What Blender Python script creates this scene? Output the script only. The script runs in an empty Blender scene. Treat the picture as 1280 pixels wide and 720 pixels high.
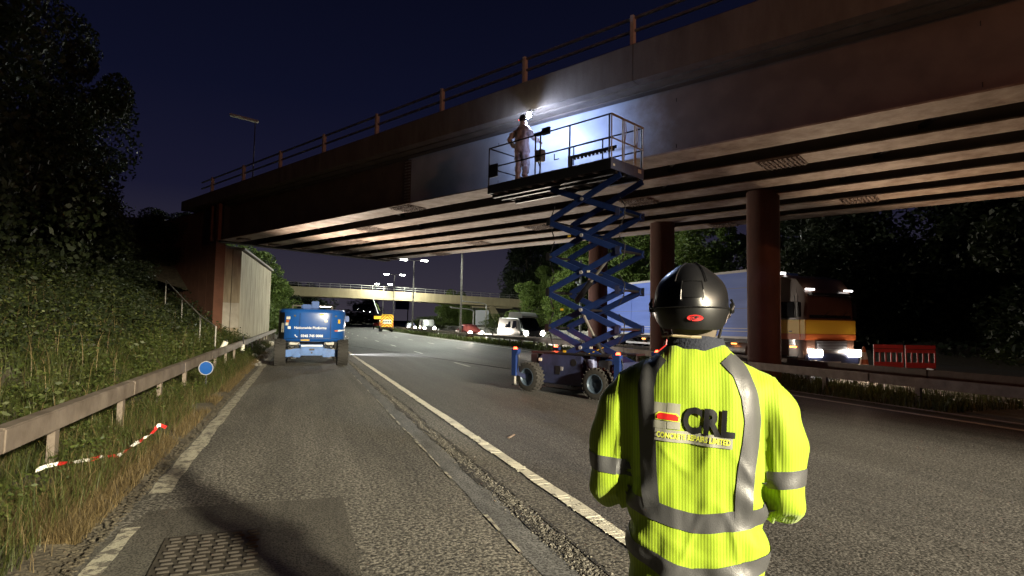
import bpy, bmesh, math, random
import numpy as np
from mathutils import Vector, Matrix, noise
from mathutils.bvhtree import BVHTree
R = math.radians
random.seed(7); rng = np.random.default_rng(7)
S = bpy.context.scene
C = S.collection

# ------------------------------------------------------------------ camera
def cam_axes(yaw, pitch, roll):
    f = Vector((math.sin(yaw)*math.cos(pitch), math.cos(yaw)*math.cos(pitch), math.sin(pitch)))
    r = Vector((math.cos(yaw), -math.sin(yaw), 0)); u = r.cross(f)
    r2 = r*math.cos(roll)+u*math.sin(roll); u2 = u*math.cos(roll)-r*math.sin(roll)
    return r2, u2, f
CR, CU, CF = cam_axes(R(20.05), R(3.545), R(1.0))
cd = bpy.data.cameras.new('camera'); cam = bpy.data.objects.new('camera', cd); C.objects.link(cam)
m = Matrix((CR, CU, -CF)).transposed().to_4x4(); m.translation = (0, 0, 1.65)
cam.matrix_world = m
cd.sensor_width = 36; cd.lens = 20.25; cd.clip_start = 0.05; cd.clip_end = 3000
S.camera = cam

# ------------------------------------------------------------------ world: clear night sky with town glow low down
W = bpy.data.worlds.new('World'); S.world = W; W.use_nodes = True
nt = W.node_tree; nt.nodes.clear()
o_ = nt.nodes.new('ShaderNodeOutputWorld'); bg = nt.nodes.new('ShaderNodeBackground')
tc = nt.nodes.new('ShaderNodeTexCoord'); sx = nt.nodes.new('ShaderNodeSeparateXYZ'); cr = nt.nodes.new('ShaderNodeValToRGB')
nt.links.new(tc.outputs['Generated'], sx.inputs[0]); nt.links.new(sx.outputs['Z'], cr.inputs[0])
nt.links.new(cr.outputs[0], bg.inputs[0]); nt.links.new(bg.outputs[0], o_.inputs[0])
e = cr.color_ramp.elements
e[0].position = 0.0; e[0].color = (.043, .037, .050, 1)
e[1].position = 0.62; e[1].color = (.0016, .0021, .0075, 1)
for p, c in ((.08, (.030, .0265, .041, 1)), (.2, (.0092, .0092, .026, 1)), (.35, (.0043, .0052, .018, 1))):
    k = e.new(p); k.color = c
bg.inputs[1].default_value = 1.0

S.view_settings.view_transform = 'Standard'; S.view_settings.look = 'None'
S.view_settings.exposure = 0; S.view_settings.gamma = 1
S.cycles.use_denoising = True
S.cycles.max_bounces = 5; S.cycles.diffuse_bounces = 3; S.cycles.glossy_bounces = 2; S.cycles.transmission_bounces = 2
S.cycles.sample_clamp_indirect = 4.0; S.cycles.sample_clamp_direct = 0
S.cycles.caustics_reflective = False; S.cycles.caustics_refractive = False

def lamp(kind, name, loc, energy, color, target=None, radius=.1, spot=None, blend=.3, parent=None):
    l = bpy.data.lights.new(name, kind); l.energy = energy; l.color = color
    l.shadow_soft_size = radius
    if kind == 'SPOT': l.spot_size = R(spot); l.spot_blend = blend
    o = bpy.data.objects.new(name, l); C.objects.link(o); o.location = loc
    if target is not None:
        o.rotation_euler = (Vector(target)-Vector(loc)).to_track_quat('-Z', 'Y').to_euler()
    if parent: o.parent = parent
    return o

# ------------------------------------------------------------------ materials
def mat(name, col, rough=.7, metal=0, var=None, bump=None, emit=None, strength=0, spec=.5, stretch=(1,1,1), coat=0):
    """var = (second colour, scale, contrast), bump = (scale, strength)"""
    M = bpy.data.materials.new(name); M.use_nodes = True
    n = M.node_tree.nodes; L = M.node_tree.links; b = n['Principled BSDF']
    b.inputs['Base Color'].default_value = (*col, 1); b.inputs['Roughness'].default_value = rough
    b.inputs['Metallic'].default_value = metal; b.inputs['Specular IOR Level'].default_value = spec
    if coat: b.inputs['Coat Weight'].default_value = coat; b.inputs['Coat Roughness'].default_value = .08
    if emit: b.inputs['Emission Color'].default_value = (*emit, 1); b.inputs['Emission Strength'].default_value = strength
    if var or bump:
        t = n.new('ShaderNodeTexCoord'); mp = n.new('ShaderNodeMapping'); mp.inputs['Scale'].default_value = stretch
        L.new(t.outputs['Object'], mp.inputs[0])
    if var:
        c2, sc, con = var
        nz = n.new('ShaderNodeTexNoise'); nz.inputs['Scale'].default_value = sc; nz.inputs['Detail'].default_value = 8; nz.inputs['Roughness'].default_value = .65
        L.new(mp.outputs[0], nz.inputs[0])
        rp = n.new('ShaderNodeValToRGB'); rp.color_ramp.elements[0].position = .5-con; rp.color_ramp.elements[1].position = .5+con
        rp.color_ramp.elements[0].color = (*col, 1); rp.color_ramp.elements[1].color = (*c2, 1)
        L.new(nz.outputs[0], rp.inputs[0]); L.new(rp.outputs[0], b.inputs['Base Color'])
    if bump:
        nb = n.new('ShaderNodeTexNoise'); nb.inputs['Scale'].default_value = bump[0]; nb.inputs['Detail'].default_value = 5
        L.new(mp.outputs[0], nb.inputs[0])
        bp = n.new('ShaderNodeBump'); bp.inputs['Strength'].default_value = bump[1]; bp.inputs['Distance'].default_value = .02
        L.new(nb.outputs[0], bp.inputs['Height']); L.new(bp.outputs[0], b.inputs['Normal'])
    return M

def asphalt(name, cols, chip, bump, wear=0, patch=(.5,.3)):
    """rolled asphalt with stone chips of about 1/chip metres"""
    M = bpy.data.materials.new(name); M.use_nodes = True
    n = M.node_tree.nodes; L = M.node_tree.links; b = n['Principled BSDF']; b.inputs['Roughness'].default_value = .72
    b.inputs['Specular IOR Level'].default_value = .35
    t = n.new('ShaderNodeTexCoord')
    v = n.new('ShaderNodeTexVoronoi'); v.inputs['Scale'].default_value = chip; L.new(t.outputs['Object'], v.inputs['Vector'])
    nz = n.new('ShaderNodeTexNoise'); nz.inputs['Scale'].default_value = chip*.45; nz.inputs['Detail'].default_value = 3; L.new(t.outputs['Object'], nz.inputs['Vector'])
    r1 = n.new('ShaderNodeValToRGB'); L.new(v.outputs['Color'], r1.inputs[0])
    el = r1.color_ramp.elements; el[0].position = .25; el[0].color = (*cols[0], 1); el[1].position = .8; el[1].color = (*cols[1], 1)
    # dark binder between the chips
    r2 = n.new('ShaderNodeValToRGB'); L.new(nz.outputs[0], r2.inputs[0])
    r2.color_ramp.elements[0].position = .40; r2.color_ramp.elements[0].color = (.16,.16,.16,1); r2.color_ramp.elements[1].position = .56; r2.color_ramp.elements[1].color = (1,1,1,1)
    mx = n.new('ShaderNodeMix'); mx.data_type = 'RGBA'; mx.blend_type = 'MULTIPLY'; mx.inputs[0].default_value = .85
    L.new(r1.outputs[0], mx.inputs[6]); L.new(r2.outputs[0], mx.inputs[7])
    big = n.new('ShaderNodeTexNoise'); big.inputs['Scale'].default_value = patch[0]; big.inputs['Detail'].default_value = 6
    mp = n.new('ShaderNodeMapping'); mp.inputs['Scale'].default_value = (1.6, .35, 1); L.new(t.outputs['Object'], mp.inputs[0]); L.new(mp.outputs[0], big.inputs['Vector'])
    r3 = n.new('ShaderNodeMapRange'); r3.inputs[1].default_value = .3; r3.inputs[2].default_value = .7; r3.inputs[3].default_value = 1-patch[1]; r3.inputs[4].default_value = 1+patch[1]
    L.new(big.outputs[0], r3.inputs[0])
    mx2 = n.new('ShaderNodeVectorMath'); mx2.operation = 'SCALE'; L.new(mx.outputs[2], mx2.inputs[0]); L.new(r3.outputs[0], mx2.inputs['Scale'])
    L.new(mx2.outputs[0], b.inputs['Base Color'])
    bp = n.new('ShaderNodeBump'); bp.inputs['Strength'].default_value = bump; bp.inputs['Distance'].default_value = .012
    st = n.new('ShaderNodeTexNoise'); st.inputs['Scale'].default_value = 1.0; st.inputs['Detail'].default_value = 9; st.inputs['Roughness'].default_value = .7
    mq = n.new('ShaderNodeMapping'); mq.inputs['Scale'].default_value = (1.9, .10, 1); L.new(t.outputs['Object'], mq.inputs[0]); L.new(mq.outputs[0], st.inputs['Vector'])
    rq = n.new('ShaderNodeMapRange'); rq.inputs[1].default_value = .35; rq.inputs[2].default_value = .65; rq.inputs[3].default_value = .72; rq.inputs[4].default_value = 1.18; L.new(st.outputs[0], rq.inputs[0])
    ol = n.new('ShaderNodeTexNoise'); ol.inputs['Scale'].default_value = .75; ol.inputs['Detail'].default_value = 10; ol.inputs['Roughness'].default_value = .75; ol.inputs['Distortion'].default_value = .6; L.new(t.outputs['Object'], ol.inputs['Vector'])
    ro = n.new('ShaderNodeMapRange'); ro.inputs[1].default_value = .60; ro.inputs[2].default_value = .70; ro.inputs[3].default_value = 1; ro.inputs[4].default_value = .55; L.new(ol.outputs[0], ro.inputs[0])
    mm_ = n.new('ShaderNodeMath'); mm_.operation = 'MULTIPLY'; L.new(rq.outputs[0], mm_.inputs[0]); L.new(ro.outputs[0], mm_.inputs[1]); rq = mm_
    m3 = n.new('ShaderNodeVectorMath'); m3.operation = 'SCALE'; L.new(mx2.outputs[0], m3.inputs[0]); L.new(rq.outputs[0], m3.inputs['Scale']); L.new(m3.outputs[0], b.inputs['Base Color'])
    L.new(nz.outputs[0], bp.inputs['Height']); L.new(bp.outputs[0], b.inputs['Normal'])
    return M

def paint_line(name, col, under, wear):
    """worn thermoplastic: wear lets the road colour through"""
    M = mat(name, col, .6, bump=(60, .5)); n = M.node_tree.nodes; L = M.node_tree.links; b = n['Principled BSDF']
    t = n.new('ShaderNodeTexCoord')
    a1 = n.new('ShaderNodeTexNoise'); a1.inputs['Scale'].default_value = 9; a1.inputs['Detail'].default_value = 8; a1.inputs['Roughness'].default_value = .8
    L.new(t.outputs['Object'], a1.inputs['Vector'])
    rp = n.new('ShaderNodeValToRGB'); rp.color_ramp.elements[0].position = wear; rp.color_ramp.elements[1].position = wear+.05
    rp.color_ramp.elements[0].color = (*under, 1); rp.color_ramp.elements[1].color = (*col, 1)
    L.new(a1.outputs[0], rp.inputs[0]); L.new(rp.outputs[0], b.inputs['Base Color'])
    return M

def leaf_mat(name, c1, c2):
    M = bpy.data.materials.new(name); M.use_nodes = True
    n = M.node_tree.nodes; L = M.node_tree.links; b = n['Principled BSDF']; b.inputs['Roughness'].default_value = .55
    b.inputs['Specular IOR Level'].default_value = .3
    g = n.new('ShaderNodeNewGeometry'); rp = n.new('ShaderNodeValToRGB')
    rp.color_ramp.elements[0].color = (*c1, 1); rp.color_ramp.elements[1].color = (*c2, 1)
    L.new(g.outputs['Random Per Island'], rp.inputs[0]); L.new(rp.outputs[0], b.inputs['Base Color'])
    tr = n.new('ShaderNodeBsdfTranslucent'); L.new(rp.outputs[0], tr.inputs[0])
    mx = n.new('ShaderNodeMixShader'); mx.inputs[0].default_value = .3
    L.new(b.outputs[0], mx.inputs[1]); L.new(tr.outputs[0], mx.inputs[2]); L.new(mx.outputs[0], n['Material Output'].inputs[0])
    return M

M = {}
M['shoulder'] = asphalt('shoulder_asphalt', ((.075,.07,.06), (.255,.24,.205)), 72, .75)
M['lane'] = asphalt('lane_asphalt', ((.05,.048,.045), (.17,.16,.15)), 95, .6, patch=(.4,.2))
M['patch'] = asphalt('patch_asphalt', ((.085,.08,.068), (.13,.12,.10)), 160, .3, patch=(2,.15))
M['joint'] = asphalt('joint_asphalt', ((.13,.13,.125), (.19,.19,.185)), 120, .25, patch=(5,.3))
M['crack'] = mat('crack_tar', (.012,.012,.012), .8, var=((.05,.045,.04), 25, .1), bump=(60, 1))
M['line'] = paint_line('edge_line_paint', (.50,.48,.40), (.10,.095,.08), .40)
M['worn'] = paint_line('worn_line_paint', (.38,.36,.28), (.11,.10,.085), .46)
M['soil'] = mat('soil', (.035,.028,.018), .95, var=((.10,.085,.055), 6, .15), bump=(30, 1))
M['median'] = mat('reserve_soil', (.05,.05,.03), .95, var=((.09,.08,.05), 3, .15), bump=(20, 1))
M['conc'] = mat('grey_concrete', (.30,.28,.25), .85, var=((.20,.185,.165), 2.5, .18), bump=(40, .35))
M['fascia'] = mat('bridge_edge_concrete', (.21,.17,.135), .85, var=((.13,.10,.075), 2.2, .2), bump=(60, .5), stretch=(1,1,.28))
M['abut'] = mat('abutment_concrete', (.50,.43,.31), .9, var=((.26,.21,.15), 1.6, .17), bump=(25, .4), stretch=(2.2,2.2,.35))
M['abutw'] = mat('whitewashed_concrete', (.55,.52,.46), .9, var=((.42,.38,.32), 3, .2), bump=(25, .3))
M['brickred'] = mat('red_brown_concrete', (.20,.088,.055), .9, var=((.13,.056,.035), 1.5, .2), bump=(20, .4))
M['column'] = mat('column_concrete', (.11,.045,.030), .85, var=((.065,.028,.018), 1.2, .2), bump=(30, .3), stretch=(2,2,.6))
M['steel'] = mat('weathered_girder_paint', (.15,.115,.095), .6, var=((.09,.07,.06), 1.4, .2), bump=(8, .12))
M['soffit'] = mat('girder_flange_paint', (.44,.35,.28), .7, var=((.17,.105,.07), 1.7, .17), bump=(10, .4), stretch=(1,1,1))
M['blueweb'] = mat('freshly_blasted_girder', (.30,.30,.31), .42, var=((.19,.19,.20), .9, .2), bump=(5, .12))
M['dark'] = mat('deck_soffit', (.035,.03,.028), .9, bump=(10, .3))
M['rust'] = mat('rusty_plate', (.14,.09,.065), .8, var=((.28,.22,.18), 5, .15), bump=(30, .4))
M['galv'] = mat('galvanised_steel', (.36,.35,.33), .5, .55, var=((.20,.18,.16), 6, .2), bump=(20, .15))
M['rail'] = mat('crash_rail_steel', (.24,.20,.165), .6, .3, var=((.11,.085,.065), 3, .2), bump=(15, .2))
M['darkrail'] = mat('dark_crash_rail', (.13,.10,.08), .6, .3, var=((.07,.05,.04), 5, .2))
M['post'] = mat('sodium_tinted_post', (.66,.55,.47), .6, 0, var=((.48,.38,.32), 6, .2))  # sodium lamp hue put into the post colour
M['blackm'] = mat('black_painted_steel', (.015,.015,.018), .45, .2, bump=(30,.1))
M['navy'] = mat('navy_painted_steel', (.018,.042,.17), .4, .05, var=((.011,.028,.12), 4, .2), bump=(20,.05))
M['navyd'] = mat('dark_navy_panel', (.045,.055,.14), .45, .1, var=((.018,.022,.05), 3, .2))
M['bluep'] = mat('blue_machine_paint', (.012,.085,.33), .28, .0, var=((.010,.065,.26), 2, .25), coat=.4)
M['blueax'] = mat('light_blue_chassis_paint', (.05,.15,.42), .4, .0, var=((.03,.09,.26), 6, .2))
M['tan'] = mat('tan_gate_paint', (.44,.36,.24), .5, .2)
M['toe'] = mat('blue_grey_toe_board', (.15,.18,.32), .45, .2, var=((.10,.12,.22), 4, .2))
M['rubber'] = mat('tyre_rubber', (.028,.026,.024), .85, bump=(40,.3))
M['rim'] = mat('wheel_rim', (.06,.085,.12), .45, .3)
M['grey'] = mat('grey_plastic', (.28,.28,.30), .5)
M['white'] = mat('white_paint', (.72,.72,.70), .4, coat=.2)
M['sticker'] = mat('white_sticker', (.75,.72,.62), .5)
M['redem'] = mat('red_beacon', (.5,.02,.01), .3, emit=(1,.06,.02), strength=14)
M['redp'] = mat('red_plastic', (.5,.02,.02), .45)
M['redglow'] = mat('glow_tinted_orange', (.35,.05,.02), .5)  # red beacon glow put into the colour, no emission; mouths share it
M['maroon'] = mat('maroon_car_paint', (.09,.015,.012), .3, coat=.5)
M['midgrey'] = mat('grey_van_paint', (.018,.019,.02), .5)
M['offwhite'] = mat('off_white_van_paint', (.11,.11,.105), .4)
M['fbconc'] = mat('lamp_tinted_concrete', (.40,.33,.20), .85, var=((.28,.23,.14), 1.2, .2), stretch=(1,1,.2))  # warm lamp tint put into the concrete colour
M['cabp'] = mat('dark_brown_cab_paint', (.07,.035,.022), .35, coat=.3)
M['glass'] = mat('dark_glass', (.012,.014,.018), .06, spec=.8)
M['lens'] = mat('lit_headlamp', (1,1,1), .3, emit=(1,.88,.74), strength=40)
M['lenst'] = mat('lit_truck_headlamp', (1,1,1), .3, emit=(1,.90,.78), strength=22)
M['lampw'] = mat('lit_street_lamp', (1,1,1), .3, emit=(.97,1,.92), strength=60)
M['lampf'] = mat('lit_far_lamp', (1,1,1), .3, emit=(.95,.98,1), strength=18)
M['amber'] = mat('amber_marker', (1,.3,.02), .3, emit=(1,.28,.05), strength=7)
M['whitel'] = mat('white_marker_light', (1,1,1), .3, emit=(1,.95,.92), strength=5)
M['yellow'] = mat('yellow_paint', (.68,.42,.03), .45)
M['yell_em'] = mat('lit_amber_board', (.9,.5,.05), .4, emit=(1,.55,.05), strength=1.6)
M['orange'] = mat('orange_red_paint', (.55,.14,.03), .45)
M['curtain'] = mat('pale_blue_curtain', (.22,.34,.85), .45, var=((.15,.25,.70), .8, .2), bump=(2,.3), stretch=(1,.25,2.5))
M['black'] = mat('black_gloss', (.006,.006,.007), .33, coat=.2)
M['blackmat'] = mat('black_plastic', (.006,.006,.0065), .42)
M['coverall'] = mat('white_coverall_fold_shade', (.72,.62,.56), .85, var=((.30,.17,.11), 9, .13), bump=(18,.8), stretch=(1,1,.3))  # fold shade put into the colour as dark vertical streaks
M['skin'] = mat('skin', (.42,.24,.17), .55)
M['hair'] = mat('grey_hair', (.10,.08,.06), .8)
M['trouser'] = mat('navy_trousers', (.015,.018,.03), .85, bump=(80,.3))
M['boot'] = mat('black_boots', (.012,.011,.01), .5)
M['collar'] = mat('navy_collar', (.010,.013,.025), .85, bump=(120,.3))
M['reflect'] = mat('grey_reflective_tape', (.075,.076,.080), .45, .25, bump=(300,.1))
M['logogrey'] = mat('grey_print', (.24,.24,.20), .6)
M['logoblack'] = mat('black_print', (.008,.008,.010), .45)
M['logored'] = mat('red_print', (.55,.01,.01), .6)
M['logoyel'] = mat('yellow_print', (.60,.66,.06), .6)
M['paleprint'] = mat('white_vinyl_lettering', (.75,.78,.82), .5)
M['tapew'] = mat('white_tape', (.75,.72,.68), .5)
M['grassy'] = leaf_mat('dry_grass', (.085,.062,.028), (.20,.15,.07))
M['grassg'] = leaf_mat('green_grass', (.028,.042,.010), (.075,.085,.022))
M['weed'] = leaf_mat('weed_leaves', (.025,.042,.008), (.085,.105,.025))
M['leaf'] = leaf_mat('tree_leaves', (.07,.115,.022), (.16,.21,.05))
M['leafshade'] = leaf_mat('shaded_tree_leaves', (.012,.020,.008), (.032,.042,.016))  # shaded copy of the leaves: night darkness put into the colour
M['bark'] = mat('bark', (.07,.055,.04), .9, bump=(20,1))

def web_mat():
    """old brown girder paint with a freshly coated grey-blue area of ragged outline"""
    Mt = mat('part_repainted_girder', (.40,.42,.47), .42, bump=(5,.12)); n = Mt.node_tree.nodes; L = Mt.node_tree.links; b = n['Principled BSDF']
    t = n.new('ShaderNodeTexCoord'); dt = n.new('ShaderNodeVectorMath'); dt.operation = 'DOT_PRODUCT'; dt.inputs[1].default_value = (.5,-.866,0); L.new(t.outputs['Object'], dt.inputs[0])
    nz = n.new('ShaderNodeTexNoise'); nz.inputs['Scale'].default_value = 1.1; nz.inputs['Detail'].default_value = 9; nz.inputs['Roughness'].default_value = .7; L.new(t.outputs['Object'], nz.inputs['Vector'])
    ma = n.new('ShaderNodeMath'); ma.operation = 'MULTIPLY_ADD'; ma.inputs[1].default_value = 3.0; L.new(nz.outputs[0], ma.inputs[0]); L.new(dt.outputs['Value'], ma.inputs[2])
    hi = n.new('ShaderNodeMapRange'); hi.interpolation_type = 'SMOOTHSTEP'; hi.inputs[1].default_value = -6.6; hi.inputs[2].default_value = -4.4; hi.inputs[3].default_value = 1; hi.inputs[4].default_value = 0; L.new(ma.outputs[0], hi.inputs[0])
    mo = n.new('ShaderNodeTexNoise'); mo.inputs['Scale'].default_value = 1.6; mo.inputs['Detail'].default_value = 8; L.new(t.outputs['Object'], mo.inputs['Vector'])
    r1 = n.new('ShaderNodeValToRGB'); r1.color_ramp.elements[0].position = .38; r1.color_ramp.elements[1].position = .62; r1.color_ramp.elements[0].color = (.33,.35,.40,1); r1.color_ramp.elements[1].color = (.40,.42,.47,1); L.new(mo.outputs[0], r1.inputs[0])
    r2 = n.new('ShaderNodeValToRGB'); r2.color_ramp.elements[0].position = .38; r2.color_ramp.elements[1].position = .62; r2.color_ramp.elements[0].color = (.14,.105,.085,1); r2.color_ramp.elements[1].color = (.18,.135,.11,1); L.new(mo.outputs[0], r2.inputs[0])
    mx = n.new('ShaderNodeMix'); mx.data_type = 'RGBA'; L.new(hi.outputs[0], mx.inputs[0]); L.new(r2.outputs[0], mx.inputs[6]); L.new(r1.outputs[0], mx.inputs[7]); L.new(mx.outputs[2], b.inputs['Base Color'])
    return Mt
M['blueweb'] = web_mat()

# vest: fluorescent knit with vertical ribs, local x axis across the back
def vest_mat():
    Mt = bpy.data.materials.new('fluorescent_yellow_knit'); Mt.use_nodes = True
    n = Mt.node_tree.nodes; L = Mt.node_tree.links; b = n['Principled BSDF']
    b.inputs['Base Color'].default_value = (.36, .56, .012, 1); b.inputs['Roughness'].default_value = .75
    b.inputs['Sheen Weight'].default_value = .15
    t = n.new('ShaderNodeTexCoord'); sp = n.new('ShaderNodeSeparateXYZ'); L.new(t.outputs['Object'], sp.inputs[0])
    mu = n.new('ShaderNodeMath'); mu.operation = 'MULTIPLY'; mu.inputs[1].default_value = 2*math.pi/.0088; L.new(sp.outputs['X'], mu.inputs[0])
    si = n.new('ShaderNodeMath'); si.operation = 'SINE'; L.new(mu.outputs[0], si.inputs[0])
    mr = n.new('ShaderNodeMapRange'); mr.inputs[1].default_value = -1; mr.inputs[2].default_value = 1; mr.inputs[3].default_value = 0; mr.inputs[4].default_value = 1
    L.new(si.outputs[0], mr.inputs[0])
    nz = n.new('ShaderNodeTexNoise'); nz.inputs['Scale'].default_value = 90; L.new(t.outputs['Object'], nz.inputs['Vector'])
    ad = n.new('ShaderNodeMath'); ad.operation = 'MULTIPLY_ADD'; ad.inputs[1].default_value = .5; L.new(nz.outputs[0], ad.inputs[0]); L.new(mr.outputs[0], ad.inputs[2])
    bp = n.new('ShaderNodeBump'); bp.inputs['Strength'].default_value = .3; bp.inputs['Distance'].default_value = .0012
    L.new(ad.outputs[0], bp.inputs['Height']); L.new(bp.outputs[0], b.inputs['Normal'])
    rp = n.new('ShaderNodeValToRGB'); rp.color_ramp.elements[0].color = (.195,.29,.003,1); rp.color_ramp.elements[1].color = (.25,.365,.004,1)
    rp.color_ramp.elements[0].position = .05; rp.color_ramp.elements[1].position = .5
    L.new(mr.outputs[0], rp.inputs[0]); L.new(rp.outputs[0], b.inputs['Base Color'])
    return Mt
M['vest'] = vest_mat()

def chevron_mat():
    Mt = mat('red_yellow_chevrons', (.8,.4,.02), .5); n = Mt.node_tree.nodes; L = Mt.node_tree.links; b = n['Principled BSDF']
    t = n.new('ShaderNodeTexCoord'); sp = n.new('ShaderNodeSeparateXYZ'); L.new(t.outputs['Object'], sp.inputs[0])
    ab = n.new('ShaderNodeMath'); ab.operation = 'ABSOLUTE'; L.new(sp.outputs['X'], ab.inputs[0])
    ad = n.new('ShaderNodeMath'); ad.operation = 'ADD'; L.new(ab.outputs[0], ad.inputs[0]); L.new(sp.outputs['Z'], ad.inputs[1])
    mo = n.new('ShaderNodeMath'); mo.operation = 'PINGPONG'; mo.inputs[1].default_value = .22; L.new(ad.outputs[0], mo.inputs[0])
    gt = n.new('ShaderNodeMath'); gt.operation = 'GREATER_THAN'; gt.inputs[1].default_value = .12; L.new(mo.outputs[0], gt.inputs[0])
    mx = n.new('ShaderNodeMix'); mx.data_type = 'RGBA'; mx.inputs[6].default_value = (.85,.60,.04,1); mx.inputs[7].default_value = (.45,.02,.01,1)
    L.new(gt.outputs[0], mx.inputs[0]); L.new(mx.outputs[2], b.inputs['Base Color'])
    return Mt
M['chev'] = chevron_mat()

# ------------------------------------------------------------------ mesh helpers
class MB:
    def __init__(s): s.v = []; s.f = []
    def add(s, vs, fs):
        k = len(s.v); s.v += [tuple(v) for v in vs]; s.f += [tuple(i+k for i in f) for f in fs]; return s
    def box(s, c, d, rz=0, rx=0, ry=0, mtx=None):
        hx, hy, hz = d[0]/2, d[1]/2, d[2]/2
        vs = [Vector((x,y,z)) for x in (-hx,hx) for y in (-hy,hy) for z in (-hz,hz)]
        if mtx is None: mtx = Matrix.Rotation(rz,3,'Z') @ Matrix.Rotation(ry,3,'Y') @ Matrix.Rotation(rx,3,'X')
        vs = [mtx @ v + Vector(c) for v in vs]
        return s.add(vs, [(0,1,3,2),(4,6,7,5),(0,4,5,1),(2,3,7,6),(0,2,6,4),(1,5,7,3)])
    def beam(s, p0, p1, w, h, up=(0,0,1)):
        p0, p1 = Vector(p0), Vector(p1); a = (p1-p0).normalized(); u = Vector(up)
        sd = a.cross(u).normalized(); u2 = sd.cross(a).normalized()
        q = [(-w/2,-h/2),(w/2,-h/2),(w/2,h/2),(-w/2,h/2)]
        vs = [p+sd*x+u2*y for p in (p0,p1) for x,y in q]
        return s.add(vs, [(3,2,1,0),(4,5,6,7),(0,1,5,4),(1,2,6,5),(2,3,7,6),(3,0,4,7)])
    def cyl(s, p0, p1, r0, r1=None, n=12, cap=True):
        p0, p1 = Vector(p0), Vector(p1); r1 = r0 if r1 is None else r1
        a = (p1-p0).normalized(); t = Vector((0,0,1)) if abs(a.z) < .9 else Vector((1,0,0))
        x = a.cross(t).normalized(); y = a.cross(x)
        vs = [p+(x*math.cos(2*math.pi*i/n)+y*math.sin(2*math.pi*i/n))*r for p,r in ((p0,r0),(p1,r1)) for i in range(n)]
        fs = [(i,(i+1)%n,n+(i+1)%n,n+i) for i in range(n)]
        if cap: fs += [tuple(range(n-1,-1,-1)), tuple(range(n,2*n))]
        return s.add(vs, fs)
    def tube(s, pts, r, n=8):
        for a, b in zip(pts, pts[1:]): s.cyl(a, b, r, n=n)
        return s
    def loft(s, rings, cap=True, closed=True):
        n = len(rings[0]); vs = [p for r in rings for p in r]; fs = []
        for k in range(len(rings)-1):
            for i in range(n if closed else n-1):
                fs.append((k*n+i, k*n+(i+1)%n, (k+1)*n+(i+1)%n, (k+1)*n+i))
        if cap and closed: fs += [tuple(range(n-1,-1,-1)), tuple((len(rings)-1)*n+i for i in range(n))]
        return s.add(vs, fs)
    def prism(s, poly, axis, a, b):
        """poly of 2-D points extruded along axis ('x','y','z') from a to b"""
        def P(u, v, w): return {'x':(w,u,v),'y':(u,w,v),'z':(u,v,w)}[axis]
        n = len(poly)
        return s.add([P(u,v,a) for u,v in poly]+[P(u,v,b) for u,v in poly],
                     [tuple(range(n-1,-1,-1)), tuple(range(n,2*n))]+[(i,(i+1)%n,n+(i+1)%n,n+i) for i in range(n)])
    def build(s, name, m, parent=None, smooth=False, bevel=0, loc=None, rz=0):
        me = bpy.data.meshes.new(name); me.from_pydata(s.v, [], s.f); me.materials.append(M[m] if isinstance(m,str) else m)
        bm = bmesh.new(); bm.from_mesh(me); bmesh.ops.recalc_face_normals(bm, faces=bm.faces)
        if bevel: bmesh.ops.bevel(bm, geom=[e for e in bm.edges if e.is_manifold and e.calc_face_angle(0) > .5], offset=bevel, segments=2, affect='EDGES', clamp_overlap=True)
        bm.to_mesh(me); bm.free()
        if smooth:
            for p in me.polygons: p.use_smooth = True
            me.set_sharp_from_angle(angle=R(35))
        o = bpy.data.objects.new(name, me); C.objects.link(o)
        if parent is not None: o.parent = parent
        if loc: o.location = loc
        if rz: o.rotation_euler = (0,0,rz)
        return o
def big(name, vs, fs, m, parent=None, mats=None, idx=None):
    """numpy mesh: vs (n,3), fs (m,4) or (m,3)"""
    me = bpy.data.meshes.new(name); k = fs.shape[1]
    me.vertices.add(len(vs)); me.vertices.foreach_set('co', vs.astype(np.float32).ravel())
    me.loops.add(fs.size); me.loops.foreach_set('vertex_index', fs.astype(np.int32).ravel())
    me.polygons.add(len(fs)); me.polygons.foreach_set('loop_start', np.arange(0, fs.size, k, dtype=np.int32))
    me.update(calc_edges=True); me.materials.append(M[m])
    o = bpy.data.objects.new(name, me); C.objects.link(o)
    if parent is not None: o.parent = parent
    return o
def root(name, label, cat, loc=(0,0,0), rz=0, group=None):
    o = bpy.data.objects.new(name, None); C.objects.link(o); o.location = loc; o.rotation_euler = (0,0,rz)
    o.empty_display_size = .2
    return tag(o, label, cat, group)
def tag(o, label, cat, group=None):
    o['label'] = label; o['category'] = cat
    if group: o['group'] = group
    return o
def struct(o): o['kind'] = 'structure'; return o
def stuff(o, label=None): o['kind'] = 'stuff'; return o
def dup(o, loc=None, rz=None, label=None, parent=None):
    c = o.copy(); C.objects.link(c)
    if parent is not None: c.parent = parent
    if loc is not None: c.location = loc
    if rz is not None: c.rotation_euler = (0,0,rz)
    if label: c['label'] = label
    for ch in list(o.children): dup(ch, parent=c)
    return c
def inst(o, parent, loc, rot=None, sc=None):
    c = o.copy(); C.objects.link(c); c.parent = parent; c.location = loc
    if rot is not None: c.rotation_euler = rot
    if sc is not None: c.scale = sc
    return c

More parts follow.
